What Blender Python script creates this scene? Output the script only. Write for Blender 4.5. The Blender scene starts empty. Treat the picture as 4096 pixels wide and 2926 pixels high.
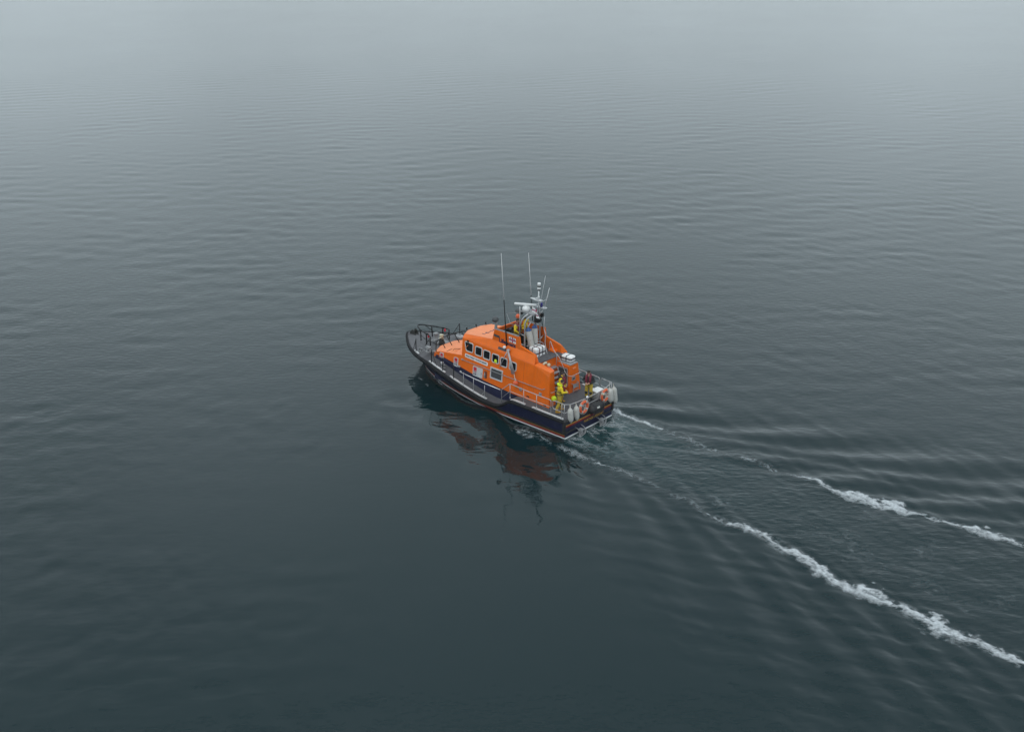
import bpy, bmesh, math, random
import numpy as np
from mathutils import Vector, Matrix
R = math.radians
random.seed(7)
rng = np.random.default_rng(11)
scene = bpy.context.scene
COL = scene.collection

# ------------------------------------------------------------------ camera
cam_d = bpy.data.cameras.new('camera')
cam_d.sensor_width = 36.0
cam_d.lens = 36.0 * 4000.0 / 4096.0
cam_d.clip_start = 0.5
cam_d.clip_end = 20000
cam = bpy.data.objects.new('camera', cam_d)
COL.objects.link(cam)
cam.location = (0, 0, 23.384)
cam.rotation_euler = (R(90) - 0.39793507, 0, 0)
scene.camera = cam

# ------------------------------------------------------------------ sky, sun, exposure
SUN_EL, SUN_AZ = 62.0, 205.0          # overcast: a broad, weak sun high behind the camera
world = bpy.data.worlds.new('World')
scene.world = world
world.use_nodes = True
wt = world.node_tree
wt.nodes.clear()
wo = wt.nodes.new('ShaderNodeOutputWorld')
bg = wt.nodes.new('ShaderNodeBackground')
bg.inputs['Strength'].default_value = 0.10
sky = wt.nodes.new('ShaderNodeTexSky')
sky.sky_type = 'NISHITA'
sky.sun_disc = False
sky.sun_elevation = R(SUN_EL)
sky.sun_rotation = R(SUN_AZ)
sky.dust_density = 4.0
hs = wt.nodes.new('ShaderNodeHueSaturation')
hs.inputs['Saturation'].default_value = 0.12
hs.inputs['Value'].default_value = 0.9
wt.links.new(sky.outputs[0], hs.inputs['Color'])
tcw = wt.nodes.new('ShaderNodeTexCoord')
sp = wt.nodes.new('ShaderNodeSeparateXYZ')
wt.links.new(tcw.outputs['Generated'], sp.inputs[0])
mr = wt.nodes.new('ShaderNodeMapRange')       # overcast dome, brighter to the zenith
mr.inputs['From Min'].default_value = 0.0
mr.inputs['From Max'].default_value = 1.0
mr.inputs['To Min'].default_value = 9.6
mr.inputs['To Max'].default_value = 10.6
wt.links.new(sp.outputs['Z'], mr.inputs['Value'])
cloudn = wt.nodes.new('ShaderNodeTexNoise')
cloudn.inputs['Scale'].default_value = 2.2
cloudn.inputs['Detail'].default_value = 4.0
wt.links.new(tcw.outputs['Generated'], cloudn.inputs['Vector'])
cm = wt.nodes.new('ShaderNodeMapRange')
cm.inputs['From Min'].default_value = 0.3
cm.inputs['From Max'].default_value = 0.7
cm.inputs['To Min'].default_value = 0.86
cm.inputs['To Max'].default_value = 1.12
wt.links.new(cloudn.outputs['Fac'], cm.inputs['Value'])
mul = wt.nodes.new('ShaderNodeMath')
mul.operation = 'MULTIPLY'
wt.links.new(mr.outputs[0], mul.inputs[0])
wt.links.new(cm.outputs[0], mul.inputs[1])
tint = wt.nodes.new('ShaderNodeMix')
tint.data_type = 'RGBA'
tint.blend_type = 'MULTIPLY'
tint.inputs[0].default_value = 1.0
tint.inputs[6].default_value = (0.862, 1.0, 1.075, 1)
wt.links.new(mul.outputs[0], tint.inputs[7])
mixs = wt.nodes.new('ShaderNodeMix')
mixs.data_type = 'RGBA'
mixs.inputs[0].default_value = 0.85
wt.links.new(hs.outputs[0], mixs.inputs[6])
wt.links.new(tint.outputs[2], mixs.inputs[7])
wt.links.new(mixs.outputs[2], bg.inputs['Color'])
wt.links.new(bg.outputs[0], wo.inputs[0])

sun_d = bpy.data.lights.new('sun', 'SUN')
sun_d.energy = 0.55
sun_d.angle = R(35)
sun_d.color = (1.0, 0.92, 0.82)
sun = bpy.data.objects.new('sun', sun_d)
COL.objects.link(sun)
_el, _az = R(SUN_EL), R(SUN_AZ)
sdir = Vector((math.sin(_az) * math.cos(_el), math.cos(_az) * math.cos(_el), math.sin(_el)))
sun.rotation_euler = sdir.to_track_quat('Z', 'Y').to_euler()

scene.view_settings.view_transform = 'Standard'
scene.view_settings.look = 'None'
scene.view_settings.exposure = 0.0
scene.view_settings.gamma = 1.0
scene.view_settings.use_curve_mapping = False
scene.render.engine = 'CYCLES'
scene.cycles.max_bounces = 8
scene.cycles.volume_bounces = 0
scene.cycles.use_denoising = True

# ------------------------------------------------------------------ materials
def mat(name, col, rough=0.5, metal=0.0, var=0.08, vscale=6.0, bump=0.0, bscale=60.0, spec=None, coat=0.0, wear=None, streak=None):
    m = bpy.data.materials.new(name)
    m.use_nodes = True
    nt = m.node_tree
    b = nt.nodes['Principled BSDF']
    b.inputs['Roughness'].default_value = rough
    b.inputs['Metallic'].default_value = metal
    if spec is not None:
        b.inputs['Specular IOR Level'].default_value = spec
    if coat:
        b.inputs['Coat Weight'].default_value = coat
        b.inputs['Coat Roughness'].default_value = 0.1
    tc = nt.nodes.new('ShaderNodeTexCoord')
    n = nt.nodes.new('ShaderNodeTexNoise')
    n.inputs['Scale'].default_value = vscale
    n.inputs['Detail'].default_value = 6
    n.inputs['Roughness'].default_value = 0.65
    nt.links.new(tc.outputs['Object'], n.inputs['Vector'])
    r = nt.nodes.new('ShaderNodeValToRGB')
    lo = tuple(max(0, c * (1 - var * 1.6)) for c in col)
    hi = tuple(min(1, c * (1 + var * 1.2)) for c in col)
    r.color_ramp.elements[0].position = 0.3
    r.color_ramp.elements[0].color = (*lo, 1)
    r.color_ramp.elements[1].position = 0.7
    r.color_ramp.elements[1].color = (*hi, 1)
    nt.links.new(n.outputs['Fac'], r.inputs[0])
    out = r.outputs[0]
    if wear:                                  # grime specks / scuffs with a shape of their own
        n2 = nt.nodes.new('ShaderNodeTexNoise')
        n2.inputs['Scale'].default_value = wear[1]
        n2.inputs['Detail'].default_value = 10
        n2.inputs['Roughness'].default_value = 0.75
        nt.links.new(tc.outputs['Object'], n2.inputs['Vector'])
        r2 = nt.nodes.new('ShaderNodeValToRGB')
        r2.color_ramp.elements[0].position = wear[2]
        r2.color_ramp.elements[0].color = (0, 0, 0, 1)
        r2.color_ramp.elements[1].position = wear[2] + 0.14
        r2.color_ramp.elements[1].color = (wear[3],) * 3 + (1,)
        nt.links.new(n2.outputs['Fac'], r2.inputs[0])
        mx = nt.nodes.new('ShaderNodeMix')
        mx.data_type = 'RGBA'
        nt.links.new(r2.outputs[0], mx.inputs[0])
        nt.links.new(out, mx.inputs[6])
        mx.inputs[7].default_value = (*wear[0], 1)
        out = mx.outputs[2]
    if streak:                                # rain and salt streaks running down the paint
        mp_ = nt.nodes.new('ShaderNodeMapping')
        mp_.inputs['Scale'].default_value = (9.0, 9.0, 0.55)
        nt.links.new(tc.outputs['Object'], mp_.inputs[0])
        n4 = nt.nodes.new('ShaderNodeTexNoise')
        n4.inputs['Scale'].default_value = 1.0
        n4.inputs['Detail'].default_value = 5
        nt.links.new(mp_.outputs[0], n4.inputs['Vector'])
        r4 = nt.nodes.new('ShaderNodeValToRGB')
        r4.color_ramp.elements[0].position = 0.52
        r4.color_ramp.elements[0].color = (0, 0, 0, 1)
        r4.color_ramp.elements[1].position = 0.78
        r4.color_ramp.elements[1].color = (streak[1],) * 3 + (1,)
        nt.links.new(n4.outputs['Fac'], r4.inputs[0])
        m4 = nt.nodes.new('ShaderNodeMix')
        m4.data_type = 'RGBA'
        nt.links.new(r4.outputs[0], m4.inputs[0])
        nt.links.new(out, m4.inputs[6])
        m4.inputs[7].default_value = (*streak[0], 1)
        out = m4.outputs[2]
    nt.links.new(out, b.inputs['Base Color'])
    if bump:
        n3 = nt.nodes.new('ShaderNodeTexNoise')
        n3.inputs['Scale'].default_value = bscale
        n3.inputs['Detail'].default_value = 4
        nt.links.new(tc.outputs['Object'], n3.inputs['Vector'])
        bp = nt.nodes.new('ShaderNodeBump')
        bp.inputs['Strength'].default_value = bump
        bp.inputs['Distance'].default_value = 0.02
        nt.links.new(n3.outputs['Fac'], bp.inputs['Height'])
        nt.links.new(bp.outputs[0], b.inputs['Normal'])
    return m

M = {}
M['orange'] = mat('orange_paint', (0.80, 0.146, 0.004), 0.42, var=0.06, spec=0.3, vscale=1.6, wear=((0.32, 0.07, 0.02), 7.0, 0.62, 0.45), streak=((0.58, 0.16, 0.04), 0.5))
M['peach'] = mat('faded_orange_cover', (0.86, 0.27, 0.10), 0.7, var=0.15, vscale=9, bump=0.5, bscale=14)
M['plate'] = mat('worn_white_plate', (0.56, 0.56, 0.57), 0.55, var=0.1, wear=((0.25, 0.24, 0.22), 8, 0.56, 0.6))
M['sheen_orange'] = mat('sky_sheen_nonslip_orange', (0.88, 0.30, 0.135), 0.75, var=0.05, vscale=3, bump=0.3, bscale=220, wear=((0.5, 0.12, 0.05), 5, 0.62, 0.4))  # nonslip tops; pale sky sheen on upward faces put into the orange
M['navy'] = mat('navy_hull_paint', (0.005, 0.008, 0.042), 0.36, var=0.2, vscale=2, wear=((0.02, 0.02, 0.04), 5, 0.6, 0.5), streak=((0.06, 0.065, 0.10), 0.4))
M['antifoul'] = mat('red_antifouling', (0.16, 0.02, 0.02), 0.7)
M['deck'] = mat('grey_nonslip_deck', (0.085, 0.085, 0.094), 0.9, var=0.12, vscale=3.0, bump=0.4, bscale=260, wear=((0.07, 0.06, 0.06), 4.0, 0.58, 0.5))
M['deck_light'] = mat('worn_pale_foredeck', (0.125, 0.125, 0.135), 0.85, var=0.14, vscale=3.0, bump=0.4, bscale=260, wear=((0.10, 0.09, 0.08), 4.0, 0.58, 0.5))
M['rubber'] = mat('black_rubber', (0.018, 0.018, 0.02), 0.6, var=0.2)
M['fender_grey'] = mat('dark_grey_rubber', (0.017, 0.018, 0.020), 0.85, var=0.2, vscale=4, spec=0.2, wear=((0.06, 0.06, 0.06), 8, 0.6, 0.4))
M['black'] = mat('black_paint', (0.008, 0.009, 0.010), 0.5, spec=0.25)
M['alu'] = mat('brushed_aluminium', (0.46, 0.46, 0.47), 0.38, metal=0.55, var=0.1)
M['steel'] = mat('polished_steel', (0.75, 0.75, 0.77), 0.22, metal=0.9, var=0.05)
M['grey'] = mat('grey_paint', (0.27, 0.275, 0.285), 0.55, var=0.12, wear=((0.12, 0.11, 0.1), 9, 0.6, 0.5))
M['dkgrey'] = mat('dark_grey_paint', (0.07, 0.075, 0.08), 0.6, var=0.15)
M['frame'] = mat('pale_grey_frame', (0.52, 0.53, 0.54), 0.5, var=0.08)
M['white'] = mat('white_gelcoat', (0.80, 0.80, 0.80), 0.4, var=0.03, wear=((0.5, 0.48, 0.44), 9, 0.62, 0.4))
M['fenderw'] = mat('white_fender_vinyl', (0.52, 0.51, 0.48), 0.55, var=0.08, vscale=5, wear=((0.25, 0.23, 0.2), 6, 0.55, 0.6))
M['blue'] = mat('blue_vinyl', (0.03, 0.09, 0.28), 0.5)
M['bluelamp'] = mat('blue_lamp_lens', (0.02, 0.015, 0.22), 0.2)
M['strap'] = mat('dark_webbing', (0.035, 0.03, 0.045), 0.8)
M['strapred'] = mat('dark_red_webbing', (0.16, 0.02, 0.03), 0.8)
M['red'] = mat('red_sticker', (0.55, 0.012, 0.035), 0.5)
M['redstripe'] = mat('dark_red_stripe', (0.27, 0.012, 0.016), 0.4, var=0.1)
M['yellowstripe'] = mat('ochre_stripe', (0.52, 0.27, 0.03), 0.45, var=0.1)
M['gold'] = mat('gold_lettering', (0.42, 0.24, 0.04), 0.45)
M['ink'] = mat('navy_lettering', (0.02, 0.014, 0.05), 0.5)
M['rope'] = mat('pale_rope', (0.55, 0.5, 0.42), 0.9, bump=0.6, bscale=90)
M['darkrope'] = mat('dark_rope', (0.03, 0.03, 0.028), 0.9, bump=0.6, bscale=90, var=0.4, vscale=30)
M['buoyorange'] = mat('orange_buoy', (0.80, 0.14, 0.05), 0.55, var=0.12)
M['grille'] = mat('dark_grille', (0.055, 0.058, 0.065), 0.6, var=0.2, vscale=40)
M['interior'] = mat('dark_interior', (0.018, 0.02, 0.026), 0.7, var=0.3, vscale=4)
M['yellow'] = mat('yellow_jacket', (0.80, 0.58, 0.012), 0.7, var=0.12, vscale=9, bump=0.5, bscale=16)
M['ochre'] = mat('yellow_trousers', (0.46, 0.32, 0.03), 0.75, var=0.25, vscale=9, bump=0.5, bscale=16)
M['neon'] = mat('neon_hood', (0.60, 0.80, 0.02), 0.7, var=0.08)
M['maroon'] = mat('maroon_lifejacket', (0.16, 0.012, 0.032), 0.75, var=0.25, vscale=14, bump=0.5, bscale=22)
M['jacketblack'] = mat('black_jacket', (0.018, 0.022, 0.024), 0.75, var=0.3, bump=0.5, bscale=16)
M['boot'] = mat('ochre_boot', (0.48, 0.25, 0.02), 0.6, var=0.15)
M['skin'] = mat('skin', (0.50, 0.27, 0.19), 0.55, var=0.08, vscale=12)
M['hair'] = mat('dark_hair', (0.03, 0.02, 0.015), 0.7, var=0.3, vscale=40, bump=0.4, bscale=120)
M['lens'] = mat('lamp_lens', (0.55, 0.5, 0.36), 0.2)

def glass_mat():
    m = bpy.data.materials.new('window_glass')
    m.use_nodes = True
    nt = m.node_tree
    b = nt.nodes['Principled BSDF']
    b.inputs['Base Color'].default_value = (0.02, 0.024, 0.03, 1)
    b.inputs['Roughness'].default_value = 0.04
    tr = nt.nodes.new('ShaderNodeBsdfTransparent')
    tr.inputs[0].default_value = (0.75, 0.8, 0.82, 1)
    mx = nt.nodes.new('ShaderNodeMixShader')
    lw = nt.nodes.new('ShaderNodeFresnel')
    lw.inputs[0].default_value = 1.5
    add = nt.nodes.new('ShaderNodeMath')
    add.operation = 'ADD'
    add.inputs[1].default_value = 0.15
    nt.links.new(lw.outputs[0], add.inputs[0])
    nt.links.new(add.outputs[0], mx.inputs[0])
    nt.links.new(tr.outputs[0], mx.inputs[1])
    nt.links.new(b.outputs[0], mx.inputs[2])
    nt.links.new(mx.outputs[0], nt.nodes['Material Output'].inputs[0])
    return m
M['glass'] = glass_mat()

# ------------------------------------------------------------------ mesh helpers
class B:
    """Collects shapes; build() links them as ONE mesh object."""
    def __init__(self):
        self.v, self.f, self.sm = [], [], []
    def add(self, vs, fs, smooth=False):
        o = len(self.v)
        self.v += [tuple(map(float, q)) for q in vs]
        self.f += [tuple(o + i for i in q) for q in fs]
        self.sm += [smooth] * len(fs)
        return self
    def box(self, c, s, rot=None):
        x, y, z = s[0] / 2, s[1] / 2, s[2] / 2
        vs = [Vector((i * x, j * y, k * z)) for i in (-1, 1) for j in (-1, 1) for k in (-1, 1)]
        if rot is not None:
            vs = [rot @ q for q in vs]
        vs = [q + Vector(c) for q in vs]
        return self.add(vs, [(0, 1, 3, 2), (4, 6, 7, 5), (0, 4, 5, 1), (2, 3, 7, 6), (0, 2, 6, 4), (1, 5, 7, 3)])
    def rbox(self, c, s, r, seg=3, rot=None):
        bm = bmesh.new()
        bmesh.ops.create_cube(bm, size=1.0)
        for q in bm.verts:
            q.co = Vector((q.co.x * s[0], q.co.y * s[1], q.co.z * s[2]))
        bmesh.ops.bevel(bm, geom=list(bm.edges), offset=r, segments=seg, profile=0.5, affect='EDGES')
        bm.verts.index_update()
        vs = [(rot @ q.co if rot is not None else q.co) + Vector(c) for q in bm.verts]
        fs = [[q.index for q in f.verts] for f in bm.faces]
        bm.free()
        return self.add(vs, fs, True)
    def tube(self, path, r, n=8, closed=False):
        P = [Vector(q) for q in path]
        rs = r if isinstance(r, (list, tuple)) else [r] * len(P)
        m = len(P)
        T = []
        for i in range(m):
            a = P[(i - 1) % m] if (closed or i > 0) else P[i]
            b = P[(i + 1) % m] if (closed or i < m - 1) else P[i]
            t = (b - a)
            T.append(t.normalized() if t.length > 1e-9 else Vector((0, 0, 1)))
        u = T[0].orthogonal().normalized()
        vs = []
        for i in range(m):
            u = (u - T[i] * u.dot(T[i]))
            u = u.normalized() if u.length > 1e-6 else T[i].orthogonal().normalized()
            w = T[i].cross(u)
            for k in range(n):
                a = 2 * math.pi * k / n
                vs.append(P[i] + (u * math.cos(a) + w * math.sin(a)) * rs[i])
        fs = []
        for i in range(m if closed else m - 1):
            j = (i + 1) % m
            for k in range(n):
                l = (k + 1) % n
                fs.append((i * n + k, i * n + l, j * n + l, j * n + k))
        if not closed:
            fs.append(tuple(range(n - 1, -1, -1)))
            fs.append(tuple((m - 1) * n + k for k in range(n)))
        return self.add(vs, fs, True)
    def lathe(self, prof, c=(0, 0, 0), n=16, axis=None):
        """prof: (radius, height) list; axis: direction the height runs along."""
        q = Vector(axis if axis else (0, 0, 1)).normalized().to_track_quat('Z', 'Y').to_matrix()
        vs = []
        for (r, h) in prof:
            for k in range(n):
                a = 2 * math.pi * k / n
                vs.append(q @ Vector((r * math.cos(a), r * math.sin(a), h)) + Vector(c))
        fs = []
        for i in range(len(prof) - 1):
            for k in range(n):
                l = (k + 1) % n
                fs.append((i * n + k, i * n + l, (i + 1) * n + l, (i + 1) * n + k))
        fs.append(tuple(range(n - 1, -1, -1)))
        fs.append(tuple((len(prof) - 1) * n + k for k in range(n)))
        return self.add(vs, fs, True)
    def prism(self, poly, d):
        """polygon of 3D points extruded by d"""
        n = len(poly)
        P = [Vector(q) for q in poly]
        vs = P + [q + Vector(d) for q in P]
        fs = [tuple(range(n - 1, -1, -1)), tuple(range(n, 2 * n))]
        fs += [(i, (i + 1) % n, n + (i + 1) % n, n + i) for i in range(n)]
        return self.add(vs, fs)
    def ell(self, c, r, n=14, m=9):
        prof = []
        vs, fs = [], []
        for i in range(1, m):
            t = math.pi * i / m
            for k in range(n):
                a = 2 * math.pi * k / n
                vs.append((c[0] + r[0] * math.sin(t) * math.cos(a), c[1] + r[1] * math.sin(t) * math.sin(a), c[2] - r[2] * math.cos(t)))
        for i in range(m - 2):
            for k in range(n):
                l = (k + 1) % n
                fs.append((i * n + k, i * n + l, (i + 1) * n + l, (i + 1) * n + k))
        vs.append((c[0], c[1], c[2] - r[2]))
        vs.append((c[0], c[1], c[2] + r[2]))
        for k in range(n):
            fs.append((len(vs) - 2, (k + 1) % n, k))
            fs.append((len(vs) - 1, (m - 2) * n + k, (m - 2) * n + (k + 1) % n))
        return self.add(vs, fs, True)
    def mirror(self):
        """mirrored copy across the boat's centreline"""
        o = len(self.v)
        n = len(self.f)
        self.v += [(x, -y, z) for x, y, z in self.v[:o]]
        self.f += [tuple(o + i for i in reversed(q)) for q in self.f[:n]]
        self.sm += self.sm[:n]
        return self
    def mesh(self, name):
        me = bpy.data.meshes.new(name)
        me.from_pydata(self.v, [], self.f)
        me.polygons.foreach_set('use_smooth', self.sm)
        bm = bmesh.new()
        bm.from_mesh(me)
        bmesh.ops.recalc_face_normals(bm, faces=bm.faces)
        bm.to_mesh(me)
        bm.free()
        me.update()
        return me
    def build(self, name, material, parent=None, bevel=0.0):
        me = self.mesh(name)
        me.materials.append(M[material] if isinstance(material, str) else material)
        o = bpy.data.objects.new(name, me)
        COL.objects.link(o)
        if parent is not None:
            o.parent = parent
        if bevel:
            bv = o.modifiers.new('bevel', 'BEVEL')
            bv.width = bevel
            bv.segments = 2
            bv.limit_method = 'ANGLE'
            bv.angle_limit = R(35)
        return o

def catmull(pts, k=6, closed=False):
    P = [Vector(q) for q in pts]
    n = len(P)
    out = []
    for i in range(n if closed else n - 1):
        g = lambda j: P[j % n] if closed else P[min(max(j, 0), n - 1)]
        a, b, c, d = g(i - 1), g(i), g(i + 1), g(i + 2)
        for s in range(k):
            t = s / k
            out.append(0.5 * ((2 * b) + (c - a) * t + (2 * a - 5 * b + 4 * c - d) * t * t + (3 * b - a - 3 * c + d) * t ** 3))
    if not closed:
        out.append(P[-1])
    return out

def fillet(pts, r=0.1, k=4):
    """polyline with rounded corners, as bent pipe"""
    P = [Vector(q) for q in pts]
    out = [P[0]]
    for i in range(1, len(P) - 1):
        a, b, c = P[i - 1], P[i], P[i + 1]
        ra = min(r, (a - b).length * 0.45)
        rc = min(r, (c - b).length * 0.45)
        p, q = b + (a - b).normalized() * ra, b + (c - b).normalized() * rc
        for s in range(k + 1):
            t = s / k
            out.append((1 - t) ** 2 * p + 2 * t * (1 - t) * b + t * t * q)
    out.append(P[-1])
    return out

# ------------------------------------------------------------------ things
BX, BY, BYAW = 4.0309, 47.2761, 2.38421215
BM = Matrix.Translation((BX, BY, 0)) @ Matrix.Rotation(BYAW, 4, 'Z')

def tag(o, label, cat, group=None):
    o['label'] = label
    o['category'] = cat
    if group:
        o['group'] = group
    return o

def empty(name, loc=(0, 0, 0), rz=0.0):
    """an Empty at a thing's base; loc and rz are in the boat's own frame"""
    o = bpy.data.objects.new(name, None)
    o.empty_display_size = 0.2
    COL.objects.link(o)
    o.location = BM @ Vector(loc)
    o.rotation_euler = (0, 0, BYAW + rz)
    return o

def text_mesh(body, size, name='lettering', bold=0.0, squeeze=1.0):
    cu = bpy.data.curves.new(name, 'FONT')
    cu.body = body
    cu.size = size
    cu.extrude = 0.002
    cu.offset = bold
    cu.align_x = 'LEFT'
    cu.space_character = squeeze
    cu.resolution_u = 3
    t = bpy.data.objects.new(name, cu)
    COL.objects.link(t)
    dg = bpy.context.evaluated_depsgraph_get()
    me = bpy.data.meshes.new_from_object(t.evaluated_get(dg))
    bpy.data.objects.remove(t)
    return me

def place_text(body, size, origin, xdir, ydir, material, parent, bold=0.0, width=None, name='lettering'):
    """lettering laid on a surface; xdir reading direction, ydir up"""
    me = text_mesh(body, size, name, bold)
    xs = [v.co.x for v in me.vertices]
    k = (width / (max(xs) - min(xs))) if width else 1.0
    xd, yd = Vector(xdir).normalized(), Vector(ydir).normalized()
    nd = xd.cross(yd).normalized()
    x0 = min(xs)
    for v in me.vertices:
        v.co = Vector(origin) + xd * ((v.co.x - x0) * k) + yd * v.co.y + nd * (v.co.z + 0.003)
    me.materials.clear()
    me.materials.append(M[material])
    o = bpy.data.objects.new(name, me)
    COL.objects.link(o)
    o.parent = parent
    return o

# ================================================================== WATER
def vnoise(x, y, seed=0):
    """smooth value noise, vectorised"""
    xi, yi = np.floor(x).astype(np.int64), np.floor(y).astype(np.int64)
    fx, fy = x - xi, y - yi
    fx = fx * fx * fx * (fx * (fx * 6 - 15) + 10)
    fy = fy * fy * fy * (fy * (fy * 6 - 15) + 10)
    def h(a, b):
        n = (a * 374761393 + b * 668265263 + seed * 974634) & 0x7fffffff
        n = ((n ^ (n >> 13)) * 1274126177) & 0x7fffffff
        return ((n ^ (n >> 16)) & 0xffff) / 65535.0
    a, b, c, d = h(xi, yi), h(xi + 1, yi), h(xi, yi + 1), h(xi + 1, yi + 1)
    return (a * (1 - fx) + b * fx) * (1 - fy) + (c * (1 - fx) + d * fx) * fy
def fbm(x, y, oct=4, seed=0, gain=0.5):
    s, a, t = 0, 1.0, 0
    for i in range(oct):
        s = s + a * vnoise(x * 2 ** i + 17.3 * i, y * 2 ** i - 9.1 * i, seed + i)
        t += a
        a *= gain
    return s / t
def sstep(a, b, x):
    t = np.clip((x - a) / (b - a), 0, 1)
    return t * t * (3 - 2 * t)

CB, SB = math.cos(BYAW), math.sin(BYAW)
def to_boat(x, y):
    dx, dy = x - BX, y - BY
    return CB * dx + SB * dy, -SB * dx + CB * dy
def to_world(bx, by):
    return BX + CB * bx - SB * by, BY + SB * bx + CB * by

def ambient(x, y, spacing):
    """wind ripples: many small directional waves, in loose patches"""
    r = np.random.default_rng(5)
    h = np.zeros_like(x)
    patch = fbm(x / 11.0, y / 13.0, 4, 3)
    patch2 = fbm(x / 7.0 + 40, y / 8.0, 4, 8)
    # the lee of the boat, in front of the camera, lies calmer than the open water
    bx, by = to_boat(x, y)
    calm = 1 - 0.62 * np.exp(-(((x + 1) / 15.0) ** 2 + ((y - 33) / 13.0) ** 2))
    for i in range(70):
        lam = 0.45 * (4.2 / 0.45) ** (i / 69.0)
        th = R(90 + 8) + r.normal(0, R(52) if lam < 2.0 else R(32))
        k = 2 * math.pi / lam
        slope = 0.0063 * (1.0 if 0.7 < lam < 2.4 else 0.6)
        a = slope / k
        mod = sstep(0.32, 0.66, patch if i % 2 else patch2) * 1.5 + 0.18
        fade = sstep(2.2, 4.5, lam / spacing)
        h += a * mod * calm * fade * np.cos(k * (x * math.cos(th) + y * math.sin(th)) + r.uniform(0, 6.28))
    return h

def kelvin(bx, by, x0, U, amp, L, nth=130):
    """ship waves of a pressure point at boat x = x0 moving towards +x"""
    X, Y = x0 - bx, by
    k0 = 9.81 / U ** 2
    th = np.linspace(-1.42, 1.42, nth)
    h = np.zeros_like(bx)
    for t in th:
        se = 1 / math.cos(t)
        k = k0 * se * se
        a = math.exp(-k * L) * se * (0.22 + 1.5 * abs(math.sin(t)) ** 1.5)
        h += a * np.sin(k * (X * math.cos(t) + Y * math.sin(t)))
    h *= amp * (th[1] - th[0])
    R_ = np.sqrt(X * X + Y * Y) + 1e-6
    ang = np.abs(np.arctan2(Y, X))
    w = sstep(0.2, 2.0, X) * (1 - sstep(R(19.5), R(27), ang))
    return h * w

def water_height(x, y, spacing):
    h = ambient(x, y, spacing)
    bx, by = to_boat(x, y)
    near = (bx < 16) & (bx > -75) & (np.abs(by) < 40)
    if near.any():
        xb, yb = bx[near], by[near]
        sp = spacing[near] if isinstance(spacing, np.ndarray) else spacing
        w = kelvin(xb, yb, 12.6, 3.1, 0.135, 0.22) - kelvin(xb, yb, 0.6, 2.7, 0.14, 0.09) * np.exp(-np.maximum(0, -xb) / 30.0)
        far = 1 - 0.5 * sstep(25, 70, 12 - xb)
        # the churned lane straight behind the propellers
        lane = (1 - sstep(1.6, 3.6, np.abs(yb))) * sstep(0.6, -1.5, xb)
        churn = (fbm(xb * 1.1, yb * 1.1, 4, 21) - 0.5) * 0.10 * lane * np.exp(np.minimum(xb, 0) / 9.0)
        churn += (fbm(xb * 0.9 + 5, yb * 1.5, 4, 31) - 0.5) * 0.035 * lane
        w = w * far * (1 - 0.55 * lane) + churn
        # glassy long undulation the hull pushes out to its sides
        side = np.exp(-((np.abs(yb) - 4.6) / 2.7) ** 2) * sstep(-9, 0, xb) * (1 - sstep(9, 13, xb))
        w += 0.046 * side * np.sin(2.5 * (np.abs(yb) * 0.86 + xb * 0.5) + 2.6 * fbm(xb * 0.5, yb * 0.5, 2, 77))
        w += 0.085 * side * (fbm(xb * 0.8 + 3, yb * 1.0, 3, 83) - 0.5)
        h[near] += w * sstep(2.0, 4.0, 3.0 / np.maximum(sp, 0.1))
    return h

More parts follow.
